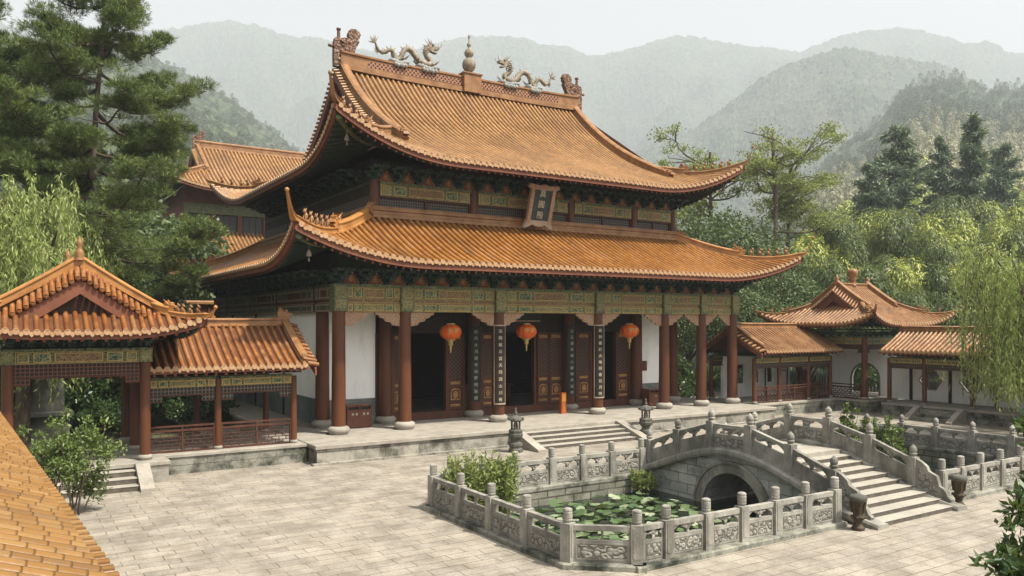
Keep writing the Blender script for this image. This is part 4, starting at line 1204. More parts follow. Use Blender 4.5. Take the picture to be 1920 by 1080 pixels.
def back_b(co, Mx, hf):
    y = hf - .3
    mb = MB(Mx)
    H0, H1 = HP, 3.25; W_ = []
    wins = [(-7.05, .7), (-4.65, .7), (-2.0, .7), (.7, .7)]
    edges = [-9.75]
    for c, r in wins:
        edges += [c - r, c + r]
    edges.append(8.6)
    for i in range(0, len(edges), 2): mb.box(edges[i], edges[i + 1], y, y + .22, H0, H1, 0)
    for c, r in wins:                                              # diamond openings cut out of the plaster
        zc = 1.95; k = .55
        dm = [(c - r, zc), (c - r * .35, zc - k), (c + r * .5, zc - k), (c + r, zc), (c + r * .5, zc + k), (c - r * .35, zc + k)]
        lo_, hi_ = [dm[0], dm[1], dm[2], dm[3]], [dm[0], dm[5], dm[4], dm[3]]
        for side, zz in ((lo_, H0), (hi_, H1)):
            for (a, za), (b, zb) in zip(side[:-1], side[1:]):
                q = [(a, zz), (b, zz), (b, zb), (a, za)]
                if zz == H1: q = q[::-1]
                mb.prism(q, .22, lambda p, w_, z: (p, y + .11 + w_, z), 0)
        fm = MB(Mx); P = [(a, y + .02, z) for a, z in dm] + [(dm[0][0], y + .02, dm[0][1])]
        fm.tube(P, .045, 6, 0, False); part('window_frame', fm, [M['frame']], co)
    part('back_wall', mb, [M['plaster']], co)
    for x in (-8.2, -5.85, -3.3, -.65, 2.0, 4.6):
        p = MB(Mx); p.box(x - .09, x + .09, y - .05, y, HP, 3.3); part('wall_post', p, [M['woodx']], co)


corridor('covered_corridor', 'white-walled corridor with diamond windows running toward the right willow', -8.3, 8.3, 0, -PI / 2, (45.15, 19.2), [-8.1, -6.0, -3.35, -.6, 2.0, 4.7, 7.4], 2.7, 'tile_br', False, False, back_b, False)
st = thing('garden_steps', 'small mossy stone steps with sloped cheeks below the white-walled right corridor', 'steps', (42.6, 24.0, 0))
for i in range(3):
    zt = HP * (3 - i) / 4; mb = MB(); mb.bev(43.28 - .4 * (i + 1), 43.28, 22.9, 25.0, 0, zt, .015, 0); part('step', mb, [M['mossy']], st)
for y in (22.6, 25.0):
    mb = MB(); mb.add([(x, yy, z) for yy in (y, y + .3) for x, z in ((43.28, -.02), (43.28, HP + .02), (43.0, HP + .02), (41.75, .1), (41.75, -.02))], [(4, 3, 2, 1, 0), (5, 6, 7, 8, 9), (1, 6, 5, 0), (2, 7, 6, 1), (3, 8, 7, 2), (4, 9, 8, 3), (0, 5, 9, 4)])
    part('cheek_stone', mb, [M['granite']], st)

pv2 = thing('garden_pavilion', 'corner pavilion with brown hipped roof, round ridge finial and moon gate, beside the right willow', 'pavilion', (46.15, 31.2, 0))
mb = MB(); mb.box(43.4, 48.9, 28.45, 33.9, -.1, HP - .1, 1); mb.bev(43.3, 49.0, 28.35, 34.0, HP - .1, HP + .004, .02, 0); part('plinth', mb, [M['granite'], M['mossy']], pv2)
for x in (43.8, 48.5):
    for y in (28.9, 33.5): column(pv2, x, y, HP, 4.5, .18, 1.4, .16)
for a, b in (((43.8, 28.9), (48.5, 28.9)), ((43.8, 33.5), (43.8, 28.9)), ((43.8, 33.5), (48.5, 33.5))):
    beam_run(pv2, a, b, [(4.05, 4.42, 'b'), (4.42, 4.52, 'p')], .18, True); lattice_frieze(pv2, a, b, 3.75, 4.05)
for i in range(9): put('bracket_set', BRS, pv2, (43.8 + 4.7 * i / 8, 28.9, 4.52))
for i in range(1, 9): put('bracket_set', BRS, pv2, (43.8, 28.9 + 4.6 * i / 8, 4.52), -PI / 2)
railing(pv2, (43.8, 33.3), (43.8, 29.1), HP, .9)
mb = MB(); mb.box(43.9, 48.4, 29.0, 33.4, 4.9, 4.95); part('ceiling', mb, [M['soffit']], pv2)
# wall with the moon gate behind the corner column
mb = MB(); yw0, yw1, xg, yc, rg = 28.9, 33.5, 47.0, 30.9, 1.0
top = []
zc = 1.75
arc = [(yc + rg * math.cos(PI * k / 20), zc + rg * math.sin(PI * k / 20)) for k in range(21)]
fr = lambda a, b, z: (xg + b, a, z)
mb.prism([(yw0, HP), (yc - rg, HP), (yc - rg, zc), (yc - rg, 4.1), (yw0, 4.1)], .24, fr, 0)
mb.prism([(yc + rg, HP), (yw1, HP), (yw1, 4.1), (yc + rg, 4.1)], .24, fr, 0)
for (a, za), (b, zb) in zip(arc[:-1], arc[1:]): mb.prism([(b, zb), (a, za), (a, 4.1), (b, 4.1)], .24, fr, 0)
part('moon_gate_wall', mb, [M['plaster']], pv2)
mb = MB(); mb.tube([(xg - .1, yc + rg, HP)] + [(xg - .1, a, z) for a, z in arc] + [(xg - .1, yc - rg, HP)], .07, 6, 0, False); part('gate_frame', mb, [M['dado']], pv2)
p2 = Roof(46.15, 31.2, 3.95, 3.9, lambda d: 5.3 + .40 * d + .052 * np.abs(d) * d, .3, .75, 3.0, 0, 2.8, gaL=1.85, gaR=1.55)
ro, z = simple_roof(pv2, 'tiled_roof', p2, 'tile_br', (-1, 1), .27, .08, 1.6, 'ridge', 12, .18, 'redboard', None, .3)
hip_ridges(p2, ro, 2.1, 1.1, .22, .3, .17, M['ridge'], ((-1, -1), (1, -1), (-1, 1), (1, 1)), 2, (.28, .35), .42)
for x in (44.4, 47.6):
    mb = MB(); mb.lathe([(.12, 0), (.16, .12), (.1, .28), (.14, .4), (.02, .55)], 10, (x, 31.2, z + .2)); part('ridge_finial', mb, [M['ridge']], ro)
mb = MB(); mb.lathe([(.26, 0), (.2, .1), (.18, .3), (.26, .42), (.2, .5), (.3, .62), (.34, .85), (.3, 1.0), (.18, 1.06)], 16, (46.0, 31.2, z + .15)); part('ridge_finial', mb, [M['ridge']], ro)

# rear hall seen past the left end of the great hall
rh = thing('rear_hall', 'two-tiered rear hall with brown tiled roofs, half hidden behind the great hall’s left end', 'temple', (22.0, 78.0, 0))
mb = MB(); mb.box(13.6, 32, 74.2, 86, 0, 17.5, 0); part('wall', mb, [M['fascia']], rh)
mb = MB()
for i in range(8):
    x = 13.6 + 2.3 * i; mb.box(x - .2, x + .2, 73.9, 74.2, 11.5, 16.0, 0)
part('wall_post', mb, [M['red']], rh)
for i in range(7):
    x = 13.6 + 2.3 * i; w_ = MB(); w_.box(x + .25, x + 2.05, 74.08, 74.2, 13.1, 15.0, 0)
    for k in range(4): w_.box(x + .3 + k * .56, x + .36 + k * .56, 74.02, 74.08, 13.1, 15.0, 1)
    part('lattice_window', w_, [M['slate'], M['wood']], rh)
mb = MB(); mb.box(13.4, 32, 73.85, 74.2, 15.05, 15.9, 0); part('painted_beam', mb, [M['paint']], rh)
r1 = Roof(22.8, 80.0, 11.4, 8.4, lambda d: 17.0 + .5 * d + .012 * d * d, .4, 1.3, 5.5, 0, 5, gaL=7.2, gaR=7.2)
ro, z = simple_roof(rh, 'upper_roof', r1, 'tile', (-1,), .36, .11, 2.6, 'ridge', 12, .3, 'wood', None, .8, .36, None, 'FL')
hip_ridges(r1, ro, 4.0, 2.0, .34, .55, .3, M['ridge'], ((-1, -1),), 5, (.4, .6), .7)
part('ridge_end_ornament', chiwen(1, (15.3, 80.0, z), .75), [M['ridgec']], ro)
r2 = Roof(22.8, 80.0, 13.8, 10.6, lambda d: 10.9 + .4 * d + .03 * np.abs(d) * d, .4, 1.3, 5.5, 0, 5, dtop=4.8)
mb = MB(r2.M)
for k in 'FL': r2.tiles(mb, k, .36, .11, 10)
rl2 = part('lower_roof', mb, [M['tile'], M['cap'], M['tile_pan']], rh)
mb = MB(r2.M)
for k in 'FL': r2.eaves(mb, k, 3.4)
part('eave_board', mb, [M['fascia'], M['soffit'], M['redboard']], rl2)
hip_ridges(r2, rl2, 4.8, 2.2, .34, .55, .3, M['ridge'], ((-1, -1),), 5, (.4, .7), .7)
ow = thing('orange_wall', 'small orange wall segment showing behind the left corridor under the great hall’s eave', 'wall', (14.3, 60, 0))
mb = MB(); mb.box(11.0, 13.6, 60, 60.4, 0, 6.7, 0); part('wall', mb, [M['orange']], ow)
mb = MB()
for x in (11.9, 12.6): mb.box(x - .1, x + .1, 59.85, 60, 0, 6.7)
part('wall_post', mb, [M['red']], ow)
mb = MB(); mb.bev(10.8, 13.8, 59.7, 60.7, 6.7, 6.95, .1); part('coping', mb, [M['ridge']], ow)

# roof in the near left corner
an = math.atan2(.57, 10.2); L = 24.0
fl = thing('gallery', 'yellow tiled gallery roof sloping into the bottom left corner of the picture', 'gallery', (-2.4, 9, 0))
fx, fy = math.sin(-an), math.cos(-an)
e0 = Vector((.57, 5.8, 0)); dv = Vector((-.57, 10.2, 0)).normalized(); inn = Vector((-dv.y, dv.x, 0))
mid = e0 + dv * 7.0
hw = 3.2
c = mid + inn * hw
ang = math.atan2(dv.y, dv.x)
rf = Roof(0, 0, 11, hw, lambda d: 3.66 + .36 * d + .006 * d * d, 0, 0, 1, 0, 5, gaL=11, gaR=11)
rf.M = Matrix.Translation((c.x, c.y, 0)) @ Matrix.Rotation(ang, 4, 'Z')
ro, z = simple_roof(fl, 'tiled_roof', rf, 'tile_yl', (-1, 1), .168, .066, .9, 'ridge_y', 24, .16, 'wood', None, .3, .24, 11)
mb = MB(rf.M); mb.box(-10.5, 10.5, -2.2, 2.2, 0, 3.9); part('wall', mb, [M['plaster']], fl)

# ------------------------------------------------------------------ pond, balustrades, bridge
PV = [(10.4, 13.95), (11.55, 13.0), (32.0, 13.0), (33.0, 14.0), (33.0, 20.0), (32.0, 21.0), (11.3, 21.0), (10.4, 20.35)]
ctr = Vector((21.7, 17, 0))


def inset(P, k):
    out = []; n = len(P)
    for i in range(n):
        a, b, c = Vector(P[i - 1]), Vector(P[i]), Vector(P[(i + 1) % n])
        t1 = (b - a).normalized(); t2 = (c - b).normalized(); n1 = Vector((-t1.y, t1.x)); n2 = Vector((-t2.y, t2.x))
        m = (n1 + n2) / (1 + n1.dot(n2)); out.append(b + m * k)
    return out


HOLE = inset(PV, .22)
xa, xb, ya, yb = -1600, 6300, -250, 6300
X1, X2, Y1, Y2 = 8.0, 36.0, 11.0, 23.0
me_b = MB()
ring = [(X1, Y1), (X2, Y1), (X2, Y2), (X1, Y2)]
V = [(x, y, 0) for x, y in ring] + [(p.x, p.y, 0) for p in HOLE]
me_b.add(V, [(0, 1, 6, 5), (0, 5, 4), (1, 7, 6), (1, 2, 8, 7), (2, 9, 8), (2, 3, 10, 9), (3, 11, 10), (3, 0, 4, 11)])
G0, G1, G2, G3 = -12.0, 47.0, -12.0, 62.0
for a, b, c_, d in ((G0, X1, G2, 36.0), (X2, G1, G2, G3), (X1, X2, G2, Y1), (X1, X2, Y2, G3)):
    me_b.add([(a, c_, 0), (b, c_, 0), (b, d, 0), (a, d, 0)], [(0, 1, 2, 3)])
solo('courtyard_paving', me_b, [M['pave']], kind='structure')
gb = MB()
for a, b, c_, d in ((xa, G0, ya, yb), (G1, xb, ya, yb), (G0, G1, ya, G2), (G0, G1, G3, yb), (G0, X1, 36.0, G3)):  # last sheet: dark earth instead of paving, its colour standing in for shade
    gb.add([(a, c_, -.03), (b, c_, -.03), (b, d, -.03), (a, d, -.03)], [(0, 1, 2, 3)])
solo('ground', gb, [M['earth']], kind='structure')
wb = MB(); wb.add([(p.x, p.y, -.48) for p in inset(PV, .1)], [tuple(range(8))]); solo('water', wb, [M['water']], kind='structure')
pb_ = MB(); n = 8
V = [(p.x, p.y, z) for z in (-1.3, -.002) for p in HOLE]; pb_.add(V, [(i, n + i, n + (i + 1) % n, (i + 1) % n) for i in range(n)])
pb_.add([(p.x, p.y, -1.3) for p in HOLE], [tuple(range(8))]); solo('pond_basin', pb_, [M['pondwall']], kind='structure')


def post_mesh(name, H=1.16, w=.125, cap='drum'):
    mb = MB(); h = H * .72
    mb.box(-w, w, -w, w, 0, h, 0)
    for s_ in (-1, 1):
        mb.box(-w * .62, w * .62, s_ * w if s_ > 0 else -w - .012, (w + .012) if s_ > 0 else -w, .12, h - .06, 0); mb.box(s_ * w if s_ > 0 else -w - .012, (w + .012) if s_ > 0 else -w, -w * .62, w * .62, .12, h - .06, 0)
    r = w
    if cap == 'drum':
        mb.lathe([(r * .95, h), (r * .72, h + .015), (r * .68, h + .035), (r * .84, h + .05), (r * .84, h + .08), (r * .76, h + .09), (r * .84, h + .11), (r * .85, H - .09), (r * .77, H - .075), (r * .84, H - .055), (r * .8, H - .02), (r * .5, H)], 16, (0, 0, 0), 0, False)
    else:
        mb.lathe([(r * .95, h), (r * .66, h + .02), (r * .62, h + .05), (r * .86, h + .075), (r * .9, h + .105), (r * .7, h + .13), (r * .82, h + .17), (r * .86, H - .12), (r * .74, H - .05), (r * .4, H), (r * .08, H + .04)], 16, (0, 0, 0), 0, False)
    return mb.mesh(name, [M['balus'], M['carved']])


POST, POSTB = post_mesh('post'), post_mesh('post', 1.2, .13, 'bud')


def panel(parent, p, q, zp, zq, style='lobed', H=.80, carve=True):
    """stone balustrade panel between two posts; follows the slope of its base"""
    d = Vector((q[0] - p[0], q[1] - p[1], 0)); L = d.length; d.normalize(); nrm = Vector((-d.y, d.x, 0))
    def fr(a, b, z):
        return (p[0] + d.x * a + nrm.x * b, p[1] + d.y * a + nrm.y * b, zp + (zq - zp) * a / L + z)
    mb = MB(); a0, a1 = .11, L - .11; w = a1 - a0
    R4 = lambda x0, x1, z0, z1, th, m=0: mb.prism([(x0, z0), (x1, z0), (x1, z1), (x0, z1)], th, fr, m)
    zs = H * .60
    R4(a0, a1, 0, zs, .11)
    if carve:
        R4(a0 + .07, a1 - .07, .06, .085, .135); R4(a0 + .07, a1 - .07, zs - .085, zs - .06, .135); R4(a0 + .07, a0 + .095, .085, zs - .085, .135); R4(a1 - .095, a1 - .07, .085, zs - .085, .135)
        R4(a0 + .11, a1 - .11, .10, zs - .10, .128, 1)
    R4(a0, a1, H * .86, H, .14)
    R4(a0, a0 + .07, zs, H * .86, .10); R4(a1 - .07, a1, zs, H * .86, .10)
    g0, g1 = zs, H * .86; gh = g1 - g0; m = (a0 + a1) / 2
    if style == 'lobed':
        mb.prism([(m - .05, g0), (m + .05, g0), (m + .035, g0 + gh * .35), (m + .10, g0 + gh * .6), (m + .2, g0 + gh * .75), (m + .22, g1), (m - .22, g1), (m - .2, g0 + gh * .75), (m - .10, g0 + gh * .6), (m - .035, g0 + gh * .35)], .09, fr, 1)
        for s_, x in ((1, a0 + .07), (-1, a1 - .07)):
            o = [(0, g0 + gh * .35), (.05, g0 + gh * .6), (.12, g0 + gh * .8), (.22, g1), (0, g1)]
            mb.prism([(x + s_ * a, z) for a, z in (o if s_ > 0 else o[::-1])], .09, fr, 0)
        if w > 1.4:
            for c in (m - w * .25, m + w * .25):
                mb.prism([(c - .06, g1), (c - .03, g0 + gh * .72), (c + .03, g0 + gh * .72), (c + .06, g1)], .08, fr, 0)
    else:
        n = 1 if w < 1.5 else 2
        for i in range(n):
            c = a0 + w * (i + 1) / (n + 1)
            mb.prism([(c - .03, g0), (c + .03, g0), (c + .02, g0 + gh * .5), (c + .03, g1), (c - .03, g1), (c - .02, g0 + gh * .5)], .07, fr, 0)
    return part('panel', mb, [M['balus'], M['carved']], parent)


def run(label, pts, style='lobed', post=None, base=True, ends=(True, True), lw=.24):
    b = thing('stone_balustrade', label, 'balustrade', (pts[0][0], pts[0][1], 0), 'carved stone balustrades round the pond')
    if base:
        mb = MB(); P = [(p[0], p[1], -.02) for p in pts]
        d0 = (Vector(P[1]) - Vector(P[0])).normalized(); d1 = (Vector(P[-1]) - Vector(P[-2])).normalized()
        P[0] = tuple(Vector(P[0]) - d0 * .2); P[-1] = tuple(Vector(P[-1]) + d1 * .2)
        mb.sweep(P, [(-lw, 0), (-lw, .12), (-lw + .03, .15), (lw - .03, .15), (lw, .12), (lw, 0)][::-1]); part('base_course', mb, [M['mossy']], b)
    for i, p in enumerate(pts):
        if (i == 0 and not ends[0]) or (i == len(pts) - 1 and not ends[1]): continue
        q = pts[min(i + 1, len(pts) - 1)]; o = pts[max(i - 1, 0)]
        a = math.atan2(q[1] - o[1], q[0] - o[0]); put('post', post or POST, b, (p[0], p[1], .13), a)
    for i, (p, q) in enumerate(zip(pts[:-1], pts[1:])): panel(b, p, q, .13, .13, style)
    return b


lerp = lambda a, b, n: [(a[0] + (b[0] - a[0]) * i / n, a[1] + (b[1] - a[1]) * i / n) for i in range(n + 1)]
run('long carved stone balustrade on the pond’s left side, turning the angled near corner', lerp(PV[7], PV[0], 4) + [PV[1]], 'plain')
run('carved stone balustrade along the pond’s near edge, left of the bridge foot', [(x, 13.0) for x in (11.58, 12.4, 13.65, 14.85, 16.05, 17.2, 18.4)], 'lobed', None, True, (False, True))
run('carved stone balustrade behind the lily pond, between the bushy reeds and bridge', [PV[7], PV[6]] + [(x, 21.0) for x in (12.4, 13.6, 15.0, 16.25, 17.5, 18.85)], 'lobed', None, True, (False, True))
run('carved stone balustrade along the near edge right of the bridge foot', [(x, 13.0) for x in (23.5, 24.55, 25.7, 26.9, 28.2, 29.5, 30.8, 32.0)] + [PV[3]], 'lobed')
run('grey stone balustrade on the far right side of the pond', lerp(PV[3], PV[4], 4), 'lobed', POSTB, True, (False, True))
run('stone balustrade behind the right half of the pond, partly hidden by shrubs', [PV[4]] + [(x, 21.0) for x in (32.0, 30.6, 29.2, 27.8, 26.4, 25.0, 23.4)], 'lobed', POSTB, True, (False, True))

br_ = thing('stone_bridge', 'grey stone arch bridge with stepped deck and carved railings across the pond', 'bridge', (21.0, 17.0, 0))
KY = np.array([12.2, 12.9, 13.6, 14.3, 15.0, 15.7, 16.5, 17.2, 18.0, 18.7, 19.5, 20.2, 20.9, 21.9])
KZ = np.array([-.02, .16, .37, .62, .88, 1.10, 1.27, 1.32, 1.25, 1.06, .80, .52, .27, -.02])


def bz(y):
    y = np.asarray(y, float)
    s_ = np.zeros_like(y)
    for o in np.linspace(-.45, .45, 9): s_ = s_ + np.interp(y + o, KY, KZ)
    return s_ / 9


BX0, BX1 = 19.15, 22.95
yc, ra, za = 17.15, 1.22, -.58
ye = sorted(set(list(np.linspace(12.2, 21.9, 60)) + [yc + ra * math.cos(PI * k / 24) for k in range(25)]))
mb = MB()
for X, sg in ((BX0, -1), (BX1, 1)):
    top = [(X, y, float(bz(y))) for y in ye]
    bot = [(X, y, max(-1.3, za + math.sqrt(max(ra * ra - (y - yc) ** 2, 0)) if abs(y - yc) <= ra + 1e-6 else -1.3)) for y in ye]
    n = len(ye); F = []
    for i in range(n - 1):
        f = (i, i + 1, n + i + 1, n + i)
        inside = abs((ye[i] + ye[i + 1]) / 2 - yc) < ra
        if not inside:
            b0, b1 = list(bot[i]), list(bot[i + 1]); b0[2] = b1[2] = -1.3
            mb.add([top[i], top[i + 1], b1, b0], [(0, 1, 2, 3) if sg > 0 else (3, 2, 1, 0)])
        else: mb.add([top[i], top[i + 1], bot[i + 1], bot[i]], [(0, 1, 2, 3) if sg > 0 else (3, 2, 1, 0)])
ar = [(yc + ra * math.cos(PI * k / 24), za + ra * math.sin(PI * k / 24)) for k in range(25)]
mb.add([(X, y, z) for X in (BX0, BX1) for y, z in ar], [(k, k + 1, 26 + k, 25 + k) for k in range(24)])
part('arch_body', mb, [M['bridge']], br_)
for X, sg in ((BX0, -1), (BX1, 1)):
    mb = MB()
    for rr0, rr1, off in ((ra, ra + .30, .05), (ra + .30, ra + .38, .10)):
        for k in range(24):
            a, b = PI * k / 24, PI * (k + 1) / 24
            mb.prism([(yc + rr0 * math.cos(a), za + rr0 * math.sin(a)), (yc + rr1 * math.cos(a), za + rr1 * math.sin(a)), (yc + rr1 * math.cos(b), za + rr1 * math.sin(b)), (yc + rr0 * math.cos(b), za + rr0 * math.sin(b))], off * 2, lambda p, q, z: (X + q, p, z))
    part('arch_ring', mb, [M['balus']], br_)
    mb = MB(); P = [(X, y, float(bz(y)) - .06) for y in np.linspace(12.1, 22.0, 50)]
    mb.sweep(P, [(-.2, -.06), (-.24, .02), (-.24, .12), (-.2, .18), (.2, .18), (.24, .12), (.24, .02), (.2, -.06)][::-1]); part('coping', mb, [M['balus']], br_)
mb = MB(); mb.box(BX0 + .05, BX1 - .05, 15.85, 18.35, .75, 1.26); part('deck', mb, [M['tread']], br_)
for sg, y0 in ((-1, 15.85), (1, 18.35)):
    for i in range(9):
        zt = 1.26 - .126 * (i + 1); a, b = y0 + sg * .40 * i, y0 + sg * .40 * (i + 1)
        m_ = MB(); u, v = sorted((y0 - sg * .05, b)); u2, v2 = sorted((y0 - sg * .05, b - sg * .01))
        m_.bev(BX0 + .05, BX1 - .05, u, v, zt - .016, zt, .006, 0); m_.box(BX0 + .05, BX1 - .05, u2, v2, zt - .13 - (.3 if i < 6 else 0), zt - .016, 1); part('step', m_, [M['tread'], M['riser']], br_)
PY = [13.55, 14.97, 16.45, 18.0, 19.5, 20.9]
for X in (BX0, BX1):
    for y in PY: put('post', POSTB, br_, (X, y, float(bz(y)) + .10), PI / 2)
    for a, b in zip(PY[:-1], PY[1:]): panel(br_, (X, a), (X, b), float(bz(a)) + .12, float(bz(b)) + .12, 'lobed', .78, a == 16.45)
    for y, sg in ((13.55, -1), (20.9, 1)):
        o = [(0.1, .02), (1.12, -.02), (1.16, .10), (1.06, .16), (1.0, .28), (.93, .34), (.82, .36), (.78, .5), (.74, .62), (.62, .64), (.5, .66), (.44, .78), (.3, .84), (.1, .88)]
        zb = lambda a: float(bz(y + sg * a)) + .1
        mb = MB(); mb.prism([(y + sg * a, zb(a) + z) for a, z in (o[::-1] if sg < 0 else o)], .13, lambda p, q, z: (X + q, p, z), 0)
        oi = [(.2, .12), (.8, .1), (.74, .28), (.55, .5), (.35, .56), (.2, .66)]
        mb.prism([(y + sg * a, zb(a) + z) for a, z in (oi[::-1] if sg < 0 else oi)], .16, lambda p, q, z: (X + q, p, z), 1)
        part('scroll_stone', mb, [M['balus'], M['carved']], br_)


# ------------------------------------------------------------------ small things
def lantern(label, x, y, z, s_, chars):
    t = thing('lantern', label, 'lantern', (x, y, z), 'orange lanterns under the hall’s front beam')
    b = MB(); prof = []
    for k in range(15):
        a = -PI / 2 + .32 + (PI - .64) * k / 14; prof.append((.5 * math.cos(a) ** .8 * s_, .36 * math.sin(a) * s_))
    n = 24; V = []; F = []
    for r, zz in prof:
        for i in range(n):
            q = r * (1 + .025 * (1 if i % 2 else -1)); V.append((q * math.cos(2 * PI * i / n), q * math.sin(2 * PI * i / n), zz))
    for k in range(14):
        for i in range(n): F.append((k * n + i, k * n + (i + 1) % n, (k + 1) * n + (i + 1) % n, (k + 1) * n + i))
    b.add(V, F); put('silk_body', b.mesh('silk_body', [M['lantern']]), t, (x, y, z))
    for zz in (.34, -.4):
        m = MB(); m.lathe([(.2 * s_, 0), (.21 * s_, .02), (.19 * s_, .06)], 18, (x, y, z + zz * s_)); part('rim', m, [M['gold']], t)
    m = MB(); m.tube([(x, y, z + .38 * s_), (x, y, 5.78)], .012, 5); part('cord', m, [M['black']], t)
    m = MB(); m.lathe([(.1, 0), (.11, .18), (.08, .24)], 12, (x, y, z - .62 * s_)); m.lathe([(.025, -.34), (.05, -.1), (.03, 0)], 8, (x, y, z - .62 * s_)); part('tassel', m, [M['gold']], t)
    g = MB()
    for i, (V, F) in enumerate(glyphs(chars, .26 * s_, .004)):
        a = R(-118 + i * 34); g.M = Matrix.Translation((x + .492 * s_ * math.cos(a), y + .492 * s_ * math.sin(a), z + .06)) @ Matrix.Rotation(a + PI / 2, 4, 'Z'); g.add(V, F)
    g.M = None; part('lettering', g, [M['gold']], t)


for lab, px, cc in (('orange silk lantern in the bay left of the couplet columns, biggest of three', 845, '吉祥'), ('orange silk lantern hanging between the two front columns that carry couplets', 987, '平安'), ('orange silk lantern beside the right white wall bay of the hall', 1180, '如意')):
    lantern(lab, wx(px, 32.4), 32.4, 4.92, 1.0, cc)


def bin_(label, x, y, w, d, h, marks):
    t = thing('litter_bin', label, 'bin', (x, y, HP))
    m = MB(); m.bev(x - w / 2, x + w / 2, y - d / 2, y + d / 2, HP + .05, HP + h * .8, .01); m.box(x - w / 2 + .04, x + w / 2 - .04, y - d / 2 + .04, y + d / 2 - .04, HP, HP + .05); part('body', m, [M['bin']], t)
    m = MB()
    for a in (-w / 2, -.03, w / 2 - .06): m.box(x + a, x + a + .06, y - d / 2, y + d / 2, HP + h * .8, HP + h * .93)
    m.bev(x - w / 2 - .04, x + w / 2 + .04, y - d / 2 - .04, y + d / 2 + .04, HP + h * .93, HP + h, .03); part('lid', m, [M['bin']], t)
    m = MB(); m.box(x - w / 2 + .06, x + w / 2 - .06, y - d / 2 + .1, y + d / 2 - .02, HP + h * .8, HP + h * .93); part('opening', m, [M['black']], t)
    m = MB()
    for a in marks: m.box(x + a - .045, x + a + .045, y - d / 2 - .006, y - d / 2, HP + h * .56, HP + h * .66)
    part('sticker', m, [M['cream']], t)


bin_('wide brown litter bin with two openings by the hall’s left white wall', 13.25, 33.3, 1.15, .6, 1.02, (-.32, -.14, .2, .38))
bin_('small brown litter bin by the right white wall of the hall', 30.55, 33.2, .8, .55, .95, (.1,))
t = thing('notice_box', 'narrow orange-red box with a yellow panel standing by the open hall doors', 'box', (24.15, 32.85, HP))
m = MB(); m.bev(24.0, 24.3, 32.72, 32.92, HP, HP + 1.08, .015); part('body', m, [M['post']], t)
m = MB(); m.box(24.03, 24.27, 32.71, 32.72, HP + .62, HP + 1.02); part('notice_panel', m, [simple('amber_panel', (.6, .25, .03), (.68, .36, .06), 5, .5)], t)
g = MB()
for i, (V, F) in enumerate(glyphs('随喜功德', .12, .003)):
    g.M = Matrix.Translation((24.15, 32.715, HP + .52 - .12 * i)); g.add(V, F)
g.M = None; part('lettering', g, [M['gold']], t)
t = thing('wall_sign', 'small brown sign on the right white wall of the hall', 'sign', (wx(1207, WY), WY - .03, 2.9))
x = wx(1207, WY); m = MB(); m.bev(x - .16, x + .2, WY - .05, WY - .002, 2.62, 3.18, .01); part('plate', m, [M['bin']], t)
t = thing('altar_table', 'dark red altar table in the shade inside the open central door', 'table', (22.3, 37.5, HP))
m = MB(); m.box(20.8, 24.0, 37.2, 38.2, HP + 1.15, HP + 1.25); m.box(20.95, 23.85, 37.3, 38.1, HP + .3, HP + 1.15); part('table_body', m, [M['red']], t)
for x in (20.95, 23.75):
    m = MB(); m.box(x - .06, x + .06, 37.24, 37.36, HP, HP + 1.15); part('leg', m, [M['red']], t)


def burner(label, x, y):
    t = thing('stone_lantern', label, 'lantern', (x, y, 0), 'stone lanterns flanking the hall steps')
    m = MB(); m.lathe([(.36, 0), (.37, .12), (.33, .16), (.30, .2), (.36, .27), (.36, .36), (.24, .42), (.21, .48), (.25, .55), (.36, .64), (.38, .74), (.34, .8), (.36, .84), (.36, .9), (.27, .95)], 8, (x, y, 0), 0, False); part('pedestal', m, [M['stele']], t)
    m = MB()
    for k in range(4):
        a = PI / 4 + k * PI / 2; m.tube([(x + .2 * math.cos(a), y + .2 * math.sin(a), .94), (x + .2 * math.cos(a), y + .2 * math.sin(a), 1.28)], .055, 6)
    m.lathe([(.09, .94), (.13, 1.05), (.09, 1.25)], 8, (x, y, 0)); part('lamp_house', m, [M['stele']], t)
    m = MB(); m.lathe([(.28, 1.27), (.38, 1.33), (.36, 1.38), (.27, 1.46), (.12, 1.52), (.07, 1.54), (.09, 1.6), (.06, 1.68), (.045, 1.74), (.06, 1.78), (.01, 1.84)], 8, (x, y, 0), 0, False)
    for k in range(4):
        a = k * PI / 2 + PI / 4; m.ball((x + .37 * math.cos(a), y + .37 * math.sin(a), 1.38), (.08, .08, .09), 6)
    part('cap', m, [M['stele']], t); t.scale = (.82, .82, 1.0)


burner('weathered stone lantern left of the hall steps', 17.9, 27.6); burner('weathered stone lantern right of the hall steps, behind the bridge railing', 25.15, 27.7)


def urn(label, x, y, dark):
    t = thing('bronze_urn', label, 'urn', (x, y, 0), 'bronze urns at the bridge foot')
    m = MB(); m.lathe([(.15, 0), (.17, .05), (.14, .09), (.09, .15), (.11, .24), (.165, .31), (.165, .36), (.12, .4), (.15, .48), (.165, .64), (.2, .76), (.18, .78)], 16, (x, y, 0), 0, True); part('body', m, [M['bronze']], t)
    m = MB()
    for k in range(8):
        a = k * PI / 4; m.tube([(x + .15 * math.cos(a), y + .15 * math.sin(a), .46), (x + .19 * math.cos(a), y + .19 * math.sin(a), .74)], .026, 5)
        m.ball((x + .16 * math.cos(a + .4), y + .16 * math.sin(a + .4), .335), .04, 6)
    part('petal_band', m, [M['bronze']], t)
    m = MB(); m.lathe([(.2, .75), (.225, .79), (.225, .85), (.2, .89), (.08, .91)], 18, (x, y, 0), 0, True, .03); part('rim', m, [M['stele']], t)


urn('old bronze urn with grey rim left of the bridge foot', 18.55, 12.42, 0); urn('dark bronze urn at the right foot of the bridge, against the balustrade post', 23.42, 12.45, 1)
